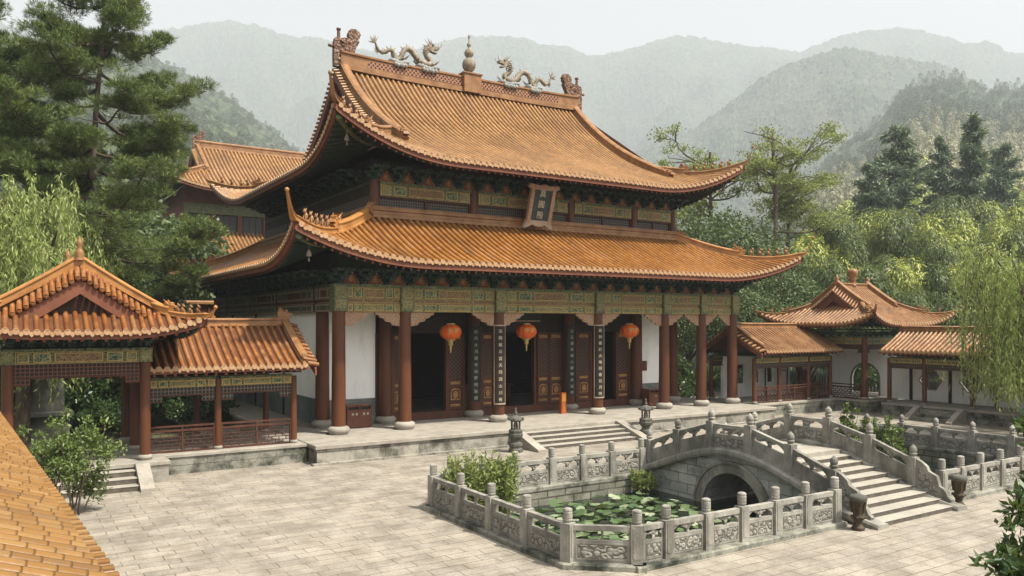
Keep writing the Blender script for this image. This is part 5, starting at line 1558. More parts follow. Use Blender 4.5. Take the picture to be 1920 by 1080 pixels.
# stele glimpsed behind the left pavilion
t = thing('stone_stele', 'weathered stone stele on a stand, seen through the left pavilion', 'stele', (1.5, 41.0, 0))
m = MB(); m.box(.6, 2.6, 40.8, 41.4, 0, 1.2); m.bev(.45, 2.75, 40.6, 41.6, 1.2, 1.4, .04); part('stand', m, [M['stele']], t)
m = MB(); m.prism([(.8, 1.4), (2.4, 1.4), (2.4, 4.1), (2.2, 4.5), (1.6, 4.7), (1.0, 4.5), (.8, 4.1)], .4, lambda a, b, z: (a, 41.05 + b, z)); part('slab', m, [M['stele']], t)

# ------------------------------------------------------------------ leaves and plants
def unit(v):
    return v / np.maximum(np.linalg.norm(v, axis=-1, keepdims=True), 1e-9)


def leaves(mb, P, A, L, W, m=0, N=None, jit=.45):
    n = len(P); A = unit(A); S = unit(np.cross(A, unit(nr.normal(size=(n, 3))) if N is None else unit(N) + nr.normal(size=(n, 3)) * jit))
    L = np.broadcast_to(L, n)[:, None]; W = np.broadcast_to(W, n)[:, None]
    V = np.stack([P, P + A * L * .45 + S * W * .5, P + A * L, P + A * L * .45 - S * W * .5], 1)
    mb.add(V.reshape(-1, 3), np.arange(n * 4).reshape(n, 4), m)


def limb(mb, p, q, r0, r1, bend=.15, n=6, m=0, k=7):
    p, q = np.array(p, float), np.array(q, float); d = np.linalg.norm(q - p); o = nr.normal(size=3) * d * bend
    pts = [p + (q - p) * t + o * math.sin(PI * t) for t in np.linspace(0, 1, n)]
    mb.tube([tuple(x) for x in pts], list(np.linspace(r0, r1, n)), k, m); return pts


def two(name, label, cat, parts, loc=(0, 0, 0), group=None, rz=0):
    t = thing(name, label, cat, loc, group, rz)
    for nm, mb, mats in parts:
        o = bpy.data.objects.new(nm, mb.mesh(nm, mats)); COL.objects.link(o); o.parent = t
    return t


def broadleaf(H=9, Rr=3.6, th=2.5, ncl=60, npl=90, leaf=.3, flat=.85, limbs=7, rc=(.22, .36), core=True):
    tr, cr = MB(), MB(); rz_ = (H - th) / 2
    c0 = np.array([0, 0, th + rz_])
    limb(tr, (0, 0, -.5), (0, 0, th + rz_ * .8), .05 * Rr + .06, .04 * Rr, .03, 8)
    for i in range(ncl):
        d = unit(nr.normal(size=3)); d[2] = d[2] * .9 + .12
        f = nr.uniform(.45, 1) ** .5 * .8; c = c0 + d * np.array([Rr, Rr, rz_ * flat]) * f
        r = Rr * nr.uniform(*rc)
        k = int(npl * nr.uniform(.7, 1.2)); n_ = unit(nr.normal(size=(k, 3))); n_[:, 2] = n_[:, 2] * .75 + .25; n_ = unit(n_)
        P = c + n_ * r * nr.uniform(.55, 1.05, (k, 1)) * np.array([1, 1, .75])
        A = n_ * .5 + nr.normal(size=(k, 3)) * .7; A[:, 2] -= .25
        leaves(cr, P, A, leaf * nr.uniform(.7, 1.3, k), leaf * .55, 0, n_ + np.array([0, 0, .3]))
        if i < limbs * 3 and i % 3 == 0: limb(tr, (0, 0, th * nr.uniform(.7, 1.3)), c, .03 * Rr + .02, .03, .12)
    return tr, cr


def bamboo(H=11, n=11, spread=3.6, lean=(.8, 2.6), k=760, leaf=.34):
    tr, cr = MB(), MB()
    for i in range(n):
        dk = 1 if nr.uniform() < .38 else 0
        a = i * 2.4 + nr.uniform(-.4, .4); b = spread * .55 * math.sqrt((i + .5) / n); p0 = np.array([b * math.cos(a), b * math.sin(a), -.3])
        a2 = a + nr.normal() * .5; h = H * nr.uniform(.62, 1.0); l = nr.uniform(*lean)
        t = np.linspace(0, 1, 14); dx = l * t ** 2.8; z = h * (t * 1.1 - .1 * t - .1 * t ** 6)
        pts = np.stack([p0[0] + dx * math.cos(a2), p0[1] + dx * math.sin(a2), z], 1)
        tr.tube([tuple(p) for p in pts], list(np.linspace(.05, .012, 14)), 5)
        for tt, R_, kk in ((.97, nr.uniform(1.0, 1.45), k), (.8, nr.uniform(.85, 1.2), k // 2), (.62, nr.uniform(.7, 1.0), k // 3)):
            ap = np.array([np.interp(tt, t, pts[:, j]) for j in range(3)]) + np.append(nr.normal(size=2) * (.1 if tt > .9 else .5), -R_ * .9)
            ph = nr.uniform(0, 2 * PI, kk); th = np.arccos(np.clip(1 - nr.uniform(0, 1, kk) * 1.45, -1, 1))
            n_ = np.stack([np.sin(th) * np.cos(ph), np.sin(th) * np.sin(ph), np.cos(th)], 1)
            lump = 1 + .13 * np.sin(ph * 5 + i) * np.sin(th) + .08 * np.sin(ph * 9 + 2 * i)
            P = ap + n_ * (R_ * lump * nr.uniform(.72, 1.04, kk) ** .8)[:, None] * np.array([1, 1, 1.3]); P[:, 2] -= .25 * R_ * np.sin(th) ** 2
            A = np.stack([np.cos(th) * np.cos(ph), np.cos(th) * np.sin(ph), -np.sin(th)], 1) + n_ * .4 + nr.normal(size=(kk, 3)) * .3; A[:, 2] -= .35
            leaves(cr, P, A, leaf * nr.uniform(.7, 1.3, kk), leaf * .3, dk, n_ + np.array([0, 0, .25]), .24)
    return tr, cr


def tufts(mb, C, D, L=.26, n=13, W=.02):
    """needle tufts at C pointing along D"""
    k = len(C); D = unit(D)
    Cn = np.repeat(C, n, 0); Dn = np.repeat(D, n, 0)
    A = unit(Dn * .75 + nr.normal(size=Cn.shape) * .55)
    leaves(mb, Cn + A * .02, A, L * nr.uniform(.7, 1.2, len(Cn)), W)


def pine(H=23, seed=1, first=.3):
    tr, cr = MB(), MB(); st = nr.get_state(); nr.seed(seed)
    P = [np.array([.25 * math.sin(z * .35), .2 * math.cos(z * .3), z]) for z in np.linspace(-.5, H, 22)]
    rad = np.linspace(.30, .05, 22); tr.tube([tuple(p) for p in P], list(rad), 10)
    zz = H * first; i = 0
    while zz < H - .3:
        f = (zz - H * first) / (H * (1 - first)); ln = (6.1 * (1 - f) ** .6 + 1.0) * nr.uniform(.6, 1.12)
        a = i * 2.4 + nr.uniform(-.4, .4); i += 1
        b = np.array([np.interp(zz, np.linspace(-.5, H, 22), [p[j] for p in P]) for j in range(3)])
        d = np.array([math.cos(a), math.sin(a), 0]); up_ = nr.uniform(-.02, .3)
        pts = [b + d * ln * t + np.array([0, 0, ln * (up_ * t - .18 * math.sin(PI * t) + .1 * t * t)]) + nr.normal(size=3) * .08 * ln * t * .5 for t in np.linspace(0, 1, 8)]
        tr.tube([tuple(p) for p in pts], list(np.linspace(.035 + .016 * ln, .02, 8)), 6)
        npad = int(5 + ln * 3.6)
        for j in range(npad):
            t = nr.uniform(.38, 1.0); p = np.array([np.interp(t, np.linspace(0, 1, 8), [q[c] for q in pts]) for c in range(3)])
            s_ = np.array([-d[1], d[0], 0]) * nr.normal() * (.28 * ln * (1.15 - t) + .25); c = p + s_ + np.array([0, 0, nr.uniform(0, .3)])
            tr.tube([tuple(p), tuple(p + s_ * .6 + np.array([0, 0, .03])), tuple(c)], [.025, .018, .01], 4)
            k = nr.randint(28, 44); r = nr.uniform(.45, .85)
            o = nr.normal(size=(k, 3)); o = unit(o) * (nr.uniform(.2, 1, (k, 1)) ** .5) * r * np.array([1, 1, .42]); o[:, 2] += .1
            D = o * np.array([1, 1, .8]) / r + np.array([0, 0, .75]) + d * .25
            tufts(cr, c + o, D, .30, 12, .024)
        zz += nr.uniform(.28, .52)
    k = 60; o = nr.normal(size=(k, 3)) * np.array([.5, .5, .5]); tufts(cr, P[-1] + o, o + np.array([0, 0, .8]), .3)
    nr.set_state(st)
    return tr, cr


def willow(H=11, Rr=4.5, ns=330, drop=(3, 6), seed=3, leaf=.26, low=.7):
    tr, cr = MB(), MB(); st = nr.get_state(); nr.seed(seed)
    limb(tr, (0, 0, -.5), (.2, .1, H * .45), .34, .25, .04, 7)
    tips = []
    for i in range(11):
        a = i * 2 * PI / 11 + nr.uniform(-.3, .3); r = Rr * nr.uniform(.3, .72); q = (r * math.cos(a), r * math.sin(a), H * nr.uniform(.74, .95))
        pts = limb(tr, (.2, .1, H * nr.uniform(.36, .45)), q, .14, .03, .1, 8); tips += pts[3:]
    tips = np.array(tips)
    for i in range(ns):
        p = tips[nr.randint(len(tips))] + nr.normal(size=3) * np.array([.5, .5, .35]); a = math.atan2(p[1], p[0]) + nr.normal() * .6
        o = nr.uniform(.3, 1.5); dl = nr.uniform(*drop) * (.6 + .4 * min(1, math.hypot(p[0], p[1]) / Rr + .3)); dl = min(dl, p[2] - low - nr.uniform(0, 1.2))
        n = 14; t = np.linspace(0, 1, n)
        x = p[0] + math.cos(a) * o * np.sin(t * PI / 2) ** .7; y = p[1] + math.sin(a) * o * np.sin(t * PI / 2) ** .7
        z = p[2] + .45 * np.sin(t * 2.4) * (1 - t) - dl * t ** 1.5
        x += .12 * np.sin(t * 3 + i) * t; y += .12 * np.cos(t * 2.3 + i) * t
        S = np.stack([x, y, z], 1)
        if i % 3 == 0: tr.tube([tuple(q) for q in S], [.014] * n, 3)
        k = int(dl * 21); u = nr.uniform(.03, 1, k); Q = np.stack([np.interp(u, t, S[:, j]) for j in range(3)], 1)
        A = nr.normal(size=(k, 3)) * .38; A[:, 2] -= 1.0
        leaves(cr, Q + nr.normal(size=(k, 3)) * .05, A, leaf * nr.uniform(.7, 1.25, k), leaf * .2)
    nr.set_state(st)
    return tr, cr


def fir(H=13, Rr=3.0, seed=2):
    tr, cr = MB(), MB(); st = nr.get_state(); nr.seed(seed)
    tr.tube([(0, 0, -.5), (.12, 0, H * .5), (0, .05, H)], [.26, .16, .03], 8); z = H * .06
    while z < H - .15:
        f = z / H; ln = (Rr * (1 - f) ** .75 + .2) * nr.uniform(.35, 1.2); a = nr.uniform(0, 2 * PI); up_ = nr.uniform(-.35, .25)
        d = np.array([math.cos(a), math.sin(a), 0]); pts = [np.array([0, 0, z]) + d * ln * t + np.array([0, 0, up_ * ln * t + .16 * ln * t * t]) for t in np.linspace(0, 1, 5)]
        tr.tube([tuple(p) for p in pts], list(np.linspace(.05, .012, 5)), 5)
        k = int(20 * ln + 10); t = nr.uniform(.1, 1, k); P = np.stack([np.interp(t, np.linspace(0, 1, 5), [q[c] for q in pts]) for c in range(3)], 1)
        sd = np.array([-d[1], d[0], 0]) * nr.normal(size=(k, 1)) * .30 * ln * (1.15 - t)[:, None]
        for j in range(5): leaves(cr, P + sd * nr.uniform(.2, 1.1) + nr.normal(size=(k, 3)) * .13, d * .5 + sd * .8 + nr.normal(size=(k, 3)) * .45 + np.array([0, 0, nr.uniform(-.5, .2)]), .46 * nr.uniform(.6, 1.25, k), .12)
        z += nr.uniform(.08, .2)
    nr.set_state(st)
    return tr, cr


def thin_tree(H=14, seed=5):
    tr, cr = MB(), MB(); st = nr.get_state(); nr.seed(seed)
    P = limb(tr, (0, 0, -.5), (.4, .2, H * .78), .2, .08, .03, 12)
    for i in range(17):
        t = nr.uniform(.55, 1); b = P[int(t * 11)]; a = nr.uniform(0, 2 * PI); l = nr.uniform(1.6, 4.0) * (1.1 - .3 * t); up_ = nr.uniform(.25, .8)
        q = b + np.array([math.cos(a) * l, math.sin(a) * l, l * up_]); pts = limb(tr, b, q, .07, .02, .14, 7, 0, 5)
        for j in range(7):
            c = pts[nr.randint(3, 7)] + nr.normal(size=3) * .55 * np.array([1, 1, .55]); k = 62
            o = unit(nr.normal(size=(k, 3))) * nr.uniform(.1, 1, (k, 1)) * np.array([.75, .75, .32]); tr.tube([tuple(pts[4]), tuple(c)], [.02, .01], 4)
            leaves(cr, c + o, nr.normal(size=(k, 3)) * .6 + np.array([0, 0, -.2]), .18 * nr.uniform(.7, 1.2, k), .1, 0, o + np.array([0, 0, .5]))
    nr.set_state(st)
    return tr, cr


def bush(n=60, Rr=1.0, H=1.4, leaf=.12, stems=8, npl=70, upb=.35, lobes=7):
    tr, cr = MB(), MB(); L = []
    for i in range(lobes):
        a = i * 2.4 + nr.uniform(-.5, .5); r = Rr * nr.uniform(.15, .75); z = H * nr.uniform(.34, .86) * (1.05 - .35 * r / Rr); L.append(np.array([r * math.cos(a), r * math.sin(a), z]))
        limb(tr, (r * .2 * math.cos(a), r * .2 * math.sin(a), -.1), L[-1], .028, .01, .12, 6, 0, 5)
    for i in range(n):
        c = L[i % lobes] + nr.normal(size=3) * np.array([.2, .2, .15 * H / Rr]) * Rr * nr.uniform(.5, 1.2); c[2] = min(max(c[2], .15 * H), H * 1.02)
        if i < stems: limb(tr, L[i % lobes] * .8, c, .014, .006, .1, 4, 0, 4)
        k = npl; o = unit(nr.normal(size=(k, 3))) * nr.uniform(.3, 1, (k, 1)) * Rr * .17
        leaves(cr, c + o, o / Rr * 3 + nr.normal(size=(k, 3)) * .5 + np.array([0, 0, upb]), leaf * nr.uniform(.6, 1.3, k), leaf * .48, 0, o / Rr * 4 + np.array([0, 0, .4]))
    return tr, cr


def reeds(n=60, Rr=.9, H=1.5, leaf=.2):
    tr, cr = MB(), MB()
    for i in range(n):
        a = nr.uniform(0, 2 * PI); r = Rr * .7 * math.sqrt(nr.uniform()); h = H * nr.uniform(.55, 1); l = .5 * Rr * nr.uniform(.2, 1)
        p = np.array([r * math.cos(a), r * math.sin(a), -.1]); q = p + np.array([l * math.cos(a), l * math.sin(a), h]); tr.tube([tuple(p), tuple((p + q) / 2 + np.array([0, 0, .05])), tuple(q)], [.012, .01, .004], 4)
        k = 42; t = nr.uniform(.25, 1, k)[:, None]; P = p + (q - p) * t; A = nr.normal(size=(k, 3)) * .7 + np.array([math.cos(a) * .3, math.sin(a) * .3, .45])
        leaves(cr, P, A, leaf * nr.uniform(.6, 1.2, k), leaf * .22)
    return tr, cr


MT = lambda w, l: ([M[w]], [M[l]])


def plant(name, label, cat, gen, loc, wood='bark', leaf='broad', group=None, rz=0):
    tr, cr = gen
    return two(name, label, cat, [('trunk' if 'tree' in cat or 'tree' in name else 'stem', tr, [M[wood]]), ('crown' if 'tree' in cat or 'tree' in name else 'foliage', cr, [M[leaf]] + ([M['bambood']] if leaf == 'bamboo' else [M['broad']] if leaf == 'bambood' else []))], loc, group, rz)


# pond plants
plant('reed_bush', 'bushy bright green reeds inside the pond’s back left corner', 'reeds', reeds(240, 1.05, 2.05, .2), (11.6, 19.75, -.4), 'bark', 'reed')
plant('reed_bush', 'small green reeds where the bridge meets the back balustrade', 'reeds', reeds(34, .42, .85, .14), (18.45, 20.4, -.4), 'bark', 'reed')
plant('pond_shrub', 'leafy green shrub rising behind the bridge’s right railing', 'shrub', bush(80, .95, 2.1, .13), (31.0, 19.6, -.4), 'bark', 'shrub')
plant('pond_shrub', 'slender upright green shrub behind the bridge’s right railing, left of the leafy one', 'shrub', bush(34, .5, 2.2, .13), (29.3, 20.2, -.3), 'bark', 'shrub')


def lily(seed):
    mb = MB(); st = nr.get_state(); nr.seed(seed); n = 18; V = [(0, 0, 0)]; 
    for i in range(n):
        a = R(12) + (2 * PI - R(24)) * i / (n - 1); r = 1 + .06 * nr.normal() ; V.append((r * math.cos(a), r * math.sin(a), .07 + .03 * nr.normal() + .06 * math.sin(2 * a + seed)))
    for i in range(n):
        V.append((.55 * V[1 + i][0], .55 * V[1 + i][1], .02))
    mb.add(V, [(0, n + 1 + i, n + 2 + i) for i in range(n - 1)] + [(n + 1 + i, 1 + i, 2 + i, n + 2 + i) for i in range(n - 1)], 0, None, True); nr.set_state(st)
    return mb.mesh('lily_pad', [M['lily']])


LIL = [lily(i) for i in range(5)]


def pads(n, cx, cy, sx, sy, label, group, lift=.5):
    put_ = []; tries = 0
    while len(put_) < n and tries < n * 30:
        tries += 1
        x, y = cx + rnd.uniform(-1.8, 1.8) * sx, cy + rnd.uniform(-1.8, 1.8) * sy
        if not (10.9 < x < 32.4 and 13.6 < y < 20.5) or x + y < 25.3 or 18.75 < x < 23.3: continue
        r = rnd.uniform(.12, .235)
        if any((x - a) ** 2 + (y - b) ** 2 < (.52 * (r + c)) ** 2 for a, b, c in put_): continue
        put_.append((x, y, r))
        o = bpy.data.objects.new('lily_pad', LIL[rnd.randrange(5)]); COL.objects.link(o)
        up_ = rnd.random() < lift; z = -.465 + (rnd.uniform(.02, .2) if up_ else rnd.uniform(0, .02))
        o.location = (x, y, z); o.rotation_euler = (rnd.gauss(0, .2) if up_ else rnd.gauss(0, .03), rnd.gauss(0, .2) if up_ else rnd.gauss(0, .03), rnd.uniform(0, 6.28)); o.scale = (r, r, r)
        tag(o, label, 'lily pad', group)


pads(250, 15.2, 17.8, 1.65, 1.4, 'round green lily pad in the pond left of the bridge', 'lily pads left of the bridge')
pads(50, 27.5, 17.0, 2.4, 1.6, 'round green lily pad in the shaded pond right of the bridge', 'lily pads right of the bridge', .3)

# garden trees near the buildings
plant('courtyard_shrub', 'multi-stemmed green shrub in front of the left pavilion’s steps', 'shrub', bush(120, 1.15, 2.7, .12, 20, 50, .35, 11), (1.7, 25.2, 0), 'bark', 'shrub')
pt, pc = pine(24.5, 11, .28)
plant('pine_tree', 'tall dark pine tree with open layered branches towering behind the left pavilion', 'tree', (pt, pc), (4.3, 46.5, 0), 'bark', 'pine')
plant('pine_tree', 'pine tree at the picture’s left edge, behind the taller pine', 'tree', pine(22, 23, .2), (-1.6, 49.5, 0), 'bark', 'pine', None, 1.2)
plant('pine_tree', 'young dense pine tree between the tall pine and the rear hall', 'tree', pine(14, 31, .1), (5.6, 60, 0), 'bark', 'pine', None, 2.2)
plant('willow_tree', 'pale green weeping willow tree over the left pavilion', 'tree', willow(12.4, 5.6, 620, (3.5, 6.2), 4, .27), (.7, 40.5, 0), 'bark', 'willow')
plant('willow_tree', 'bright weeping willow tree at the right edge, in front of the white-walled corridor', 'tree', willow(9.2, 3.9, 600, (4.2, 7.4), 9, .24, 1.6), (39.7, 17.0, 0), 'bark', 'willow')
b1 = plant('broadleaf_tree', 'dark broadleaf tree between the left pavilion roof and the great hall', 'tree', broadleaf(8.5, 3.4, 1.2, 80, 95, .26), (6.4, 47.5, 0))
for lab, x, y, s_ in (('dark broadleaf tree behind the left pavilion, under the willow', 1.5, 50, 1.05), ('dark broadleaf tree behind the willow at the left edge', -5.5, 47, 1.25), ('small dark broadleaf tree close to the orange wall', 9.3, 55.0, .85), ('dark broadleaf tree in front of the rear hall’s left end', 7.6, 66, 1.9), ('tall dark tree covering the rear hall’s left eave tip', 10.6, 66.5, 1.8), ('dark broadleaf tree on the slope far left', -1.0, 64, 1.5)):
    copy_tree(b1, (x, y, 0), rnd.uniform(0, 6), s_, lab)
h1 = plant('garden_bush', 'dark bush in the shade behind the left covered corridor', 'bush', bush(70, 1.8, 2.4, .2, 6, 60), (8.2, 42.5, 0), 'bark', 'shade')
for lab, x, y, s_ in (('dark bush seen through the left pavilion, nearest its right column', 4.6, 41.0, .9), ('dark bush seen through the left corridor, next to the stele', 4.2, 44.5, 1.2), ('dark bush glimpsed past the stele at the left edge', -1.2, 43.0, 1.3), ('dark bush beyond the corridor, close to the hall’s side wall', 9.6, 46.5, 1.1), ('bush beyond the right corridor’s openings', 41.0, 38.5, 1.3), ('bush beside the right end columns of the hall', 38.0, 40.0, 1.5), ('bush beyond the moon gate', 50.5, 33.0, 1.2)):
    copy_tree(h1, (x, y, 0), rnd.uniform(0, 6), s_, lab)


kx = plant('garden_bush', 'tall dark bush standing behind the left pavilion', 'bush', bush(110, 2.6, 4.6, .24, 6, 70), (2.6, 43.6, 0), 'bark', 'shade')
for lab, x, y, s_ in (('tall dark bush behind the left corridor, nearest the pavilion', 5.6, 44.0, 1.05), ('tall dark bush behind the left corridor, nearest the hall wall', 8.6, 45.5, 1.1), ('tall dark bush behind the stone stele', -.6, 45.0, 1.15), ('tall dark bush at the left edge behind the pavilion', -4.0, 42.5, 1.1)):
    copy_tree(kx, (x, y, 0), rnd.uniform(0, 6), s_, lab)


def fore():
    tr, cr = MB(), MB()
    base = np.array([0.0, 0, 0])
    X, Y = gp(2035, 8.2)
    tips = []
    for (px, py, D) in ((1890, 985, 8.0), (1905, 945, 8.1), (1875, 1060, 7.7), (1905, 1050, 7.9), (1855, 1045, 7.6), (1915, 1020, 8.2), (1912, 830, 8.4), (1925, 900, 8.4), (1935, 990, 8.0), (1945, 1065, 7.8), (1960, 850, 8.5), (1900, 1090, 7.6), (1865, 1090, 7.5), (1980, 950, 8.0), (1922, 800, 8.5)):
        px += 22; x, y = gp(px, D); tips.append(np.array([x, y, HC + D * (HZ - py) / FP]) - np.array([X, Y, 0]))
    limb(tr, (0, 0, -.1), (0, 0, 3.0), .06, .04, .03, 8)
    limb(tr, (0, 0, 2.9), (.1, 0, 4.6), .04, .015, .05, 6)
    for t in tips:
        s_ = np.array([0, 0, min(t[2] - .25, 4.4)]); s_ = s_ + np.array([0, 0, -.15]); limb(tr, s_, t, .02, .008, .06, 6, 0, 5)
        for j in range(7):
            c = t + nr.normal(size=3) * .085; k = 13; a = np.linspace(0, 2 * PI, k)
            d = unit(t - s_)
            A = nr.normal(size=(k, 3)) * .75 + d * .4 + np.array([0, 0, .25]); leaves(cr, c + nr.normal(size=(k, 3)) * .03, A, .135 * nr.uniform(.7, 1.2, k), .048)
    return (tr, cr), (X, Y, 0)


fg, fl_ = fore()
plant('courtyard_tree', 'dark glossy-leaved tree reaching into the bottom right corner, close to the camera', 'tree', fg, fl_, 'bark', 'shade')

# ------------------------------------------------------------------ wooded hills
def ramp_px(pts):
    P = np.array(pts, float); return lambda px: np.interp(px, P[:, 0], P[:, 1])


def smooth_noise(sh, k):
    a = nr.normal(size=(sh[0] // k[0] + 3, sh[1] // k[1] + 3))
    y = np.linspace(0, a.shape[0] - 2.001, sh[0]); x = np.linspace(0, a.shape[1] - 2.001, sh[1])
    yi, xi = y.astype(int), x.astype(int); fy, fx = (y - yi)[:, None], (x - xi)[None]
    fy, fx = fy * fy * (3 - 2 * fy), fx * fx * (3 - 2 * fx)
    return (a[yi][:, xi] * (1 - fy) * (1 - fx) + a[yi + 1][:, xi] * fy * (1 - fx) + a[yi][:, xi + 1] * (1 - fy) * fx + a[yi + 1][:, xi + 1] * fy * fx)


def hill(name, D0, D1, crest, pw, z0, nu, nd, bump, spur, uu=(-1.0, 1.0), back=.12):
    u = np.linspace(*uu, nu); t = np.concatenate([np.linspace(0, 1, nd), 1 + np.linspace(.02, 1, 12) * back])
    Dn = D0 * (D1 / D0) ** np.minimum(t, 1) if D1 / D0 > 4 else D0 + (D1 - D0) * np.minimum(t, 1)
    Dn = Dn + (D1 - D0) * np.maximum(t - 1, 0) * 2
    zc = HC + D1 * (HZ - crest(960 + u * FP)) / FP
    f = np.clip((Dn - D0) / (D1 - D0), 0, 1) ** pw
    fb = 1 - np.clip((t - 1) / back, 0, 1) ** 2 * .9
    sp = smooth_noise((len(t), nu), (max(nd // 4, 2), max(nu // 22, 2))) + .5 * smooth_noise((len(t), nu), (max(nd // 9, 2), max(nu // 55, 2)))
    Z = z0 + (zc[None] - z0) * (f * fb)[:, None]
    Z = Z + spur * sp * (np.clip(f * (1 - f) * 4, 0, 1))[:, None]
    b = .9 * smooth_noise((len(t), nu), (2, 2)) + .7 * nr.normal(size=(len(t), nu)) + .8 * smooth_noise((len(t), nu), (4, 4)) + .9 * smooth_noise((len(t), nu), (9, 9))
    Z = Z + bump * b * np.clip((Dn - D0) / (.1 * (D1 - D0)), 0.0, 1)[:, None]
    uj = u[None] + nr.uniform(-.5, .5, Z.shape) * (u[1] - u[0]); Dj = Dn[:, None] + nr.uniform(-.45, .45, Z.shape) * (Dn[1] - Dn[0]) * np.clip(f * 8, 0, 1)[:, None]
    X = Dj * (ST + uj * CT); Y = Dj * (CT - uj * ST)
    mb = MB(); n, m = Z.shape; idx = np.arange(n * m).reshape(n, m)
    mb.add(np.stack([X, Y, Z], -1).reshape(-1, 3), np.stack([idx[:-1, :-1], idx[:-1, 1:], idx[1:, 1:], idx[1:, :-1]], -1).reshape(-1, 4))
    solo(name, mb, [M['forest']], kind='structure')
    return (lambda px, D: float(z0 + (HC + D1 * (HZ - crest(px)) / FP - z0) * max(0, min(1, (D - D0) / (D1 - D0))) ** pw))


C1 = ramp_px([(-900, 40), (0, 70), (200, 70), (330, 128), (400, 165), (470, 215), (560, 285), (700, 345), (1000, 360), (1180, 430), (1330, 440), (1430, 425), (1490, 385), (1540, 310), (1580, 268), (1640, 235), (1690, 175), (1740, 152), (1790, 148), (1850, 172), (1900, 168), (2000, 140), (3000, 60)])
C2 = ramp_px([(-900, 100), (0, 180), (400, 240), (600, 300), (900, 300), (1150, 300), (1230, 270), (1300, 240), (1360, 200), (1420, 150), (1480, 118), (1540, 98), (1590, 88), (1640, 98), (1700, 112), (1760, 118), (1800, 140), (1900, 190), (2000, 220), (3000, 200)])
C3 = ramp_px([(-900, 150), (-200, 120), (0, 45), (100, 60), (230, 62), (290, 56), (340, 50), (390, 41), (430, 39), (480, 46), (540, 66), (600, 71), (650, 86), (740, 106), (780, 95), (820, 80), (870, 68), (920, 66), (965, 69), (1000, 77), (1050, 88), (1110, 103), (1160, 97), (1200, 86), (1240, 72), (1270, 65), (1330, 74), (1390, 86), (1450, 91), (1500, 96), (1540, 82), (1570, 68), (1600, 59), (1650, 55), (1690, 52), (1740, 60), (1800, 77), (1850, 84), (1890, 96), (1960, 105), (2200, 150), (3000, 220)])
g1 = hill('hills', 64, 1200, C1, 1.25, -.1, 700, 150, 1.3, 4)
g2 = hill('hills', 1060, 2400, C2, 1.3, 30, 900, 170, 2.9, 50)
g3 = hill('hills', 2260, 4000, C3, 1.2, 80, 1000, 170, 3.2, 145)

# trees beyond the right garden: prototypes, then copies
bam = [plant('bamboo_clump', 'arching bamboo clump in the grove beyond the right garden', 'bamboo', bamboo(11.5 + i), (0, 0, 0), 'barkp', lf, 'bamboo clumps beyond the right garden') for i, lf in enumerate(('bamboo', 'bamboo', 'bambood'))]
for o in bam:
    for c in o.children: c.name = 'culm' if c.name.startswith('stem') else c.name
brd = [plant('broadleaf_tree', 'rounded green broadleaf tree on the wooded slope beyond the right garden', 'tree', broadleaf(16, 6.0, 2.4, 120, 130, .34), (0, 0, 0), 'bark', 'broad', 'rounded trees on the right slope')]
used = set()


def at(o, px, D, s_, label=None, group=None, name=None):
    x, y = gp(px, D); z = g1(px, D) - .3
    if o not in used and label is None:
        used.add(o); o.location = (x, y, z); o.scale = (s_, s_, s_); return o
    c = copy_tree(o, (x, y, z), rnd.uniform(0, 6.28), s_, label, group)
    if label and group is None and 'group' in c: del c['group']
    return c


def top(o, px, py, D, H, label=None, group=None):                # place so that the crown top meets picture row py
    z = g1(px, D) - .3; return at(o, px, D, (HC + D * (HZ - py) / FP - z) / H, label, group)


rows = [(62, 520, 1470, 2050, 58, 30), (70, 475, 1470, 2080, 68, 44), (82, 435, 1510, 2080, 78, 46), (98, 395, 1580, 2080, 84, 40), (118, 365, 1650, 2080, 90, 26)]
for D, py, x0, x1, st_, jit in rows:
    x = x0
    while x < x1:
        o = bam[rnd.choice((0, 0, 1))] if D > 75 else bam[2] if D < 66 else bam[rnd.choice((0, 2, 2))]  # nearest rows get the dark copy: grove shade put into leaf colour
        top(o, x + rnd.uniform(-14, 14), py + rnd.uniform(-jit, jit) + (25 if x < 1560 else 0), D * rnd.uniform(.96, 1.04), 11.5 + bam.index(o))
        x += st_ * rnd.uniform(.75, 1.2)
for px, py, D in ((1400, 520, 60), (1460, 480, 64), (1440, 545, 58), (1510, 545, 58), (1290, 470, 72), (1250, 520, 66)):
    top(brd[0], px, py, D, 16)
top(brd[0], 1352, 362, 76, 16, 'dense dark green tree just right of the hall’s upper eave')
top(brd[0], 1290, 400, 82, 16, 'dense dark green tree tucked behind the hall’s right upper wall')
top(brd[0], 1440, 440, 70, 16, 'lighter green tree above the hall’s right lower eave tip')
tt = plant('slender_tree', 'tall slender tree with a pale sparse crown, right of the hall’s upper eave tip', 'tree', thin_tree(17, 5), (0, 0, 0), 'bark', 'thin')
x, y = gp(1445, 84); z = g1(1445, 84); tt.location = (x, y, z - .3); k = (HC + 84 * (HZ - 238) / FP - z) / 14.6; tt.scale = (k * 1.05,) * 3
x, y = gp(1345, 90); z = g1(1345, 90); k = (HC + 90 * (HZ - 240) / FP - z) / 14.6; copy_tree(tt, (x, y, z - .3), 2.0, k, 'slender tree with flat spreading crown, behind the hall’s upper right eave tip')
x, y = gp(1475, 92); z = g1(1475, 92); k = (HC + 92 * (HZ - 262) / FP - z) / 14.6; copy_tree(tt, (x, y, z - .3), 4.1, k, 'slender leaning tree with dark trunk, next to the tallest slender tree')
f1 = plant('fir_tree', 'dark pointed fir tree above the bamboo, slimmer of the two beside each other', 'tree', fir(14, 3.0, 2), (0, 0, 0), 'bark', 'fir')
x, y = gp(1765, 128); z = g1(1765, 128); k = (HC + 128 * (HZ - 248) / FP - z) / 14; f1.location = (x, y, z); f1.scale = (k * .8, k * .8, k * .97)
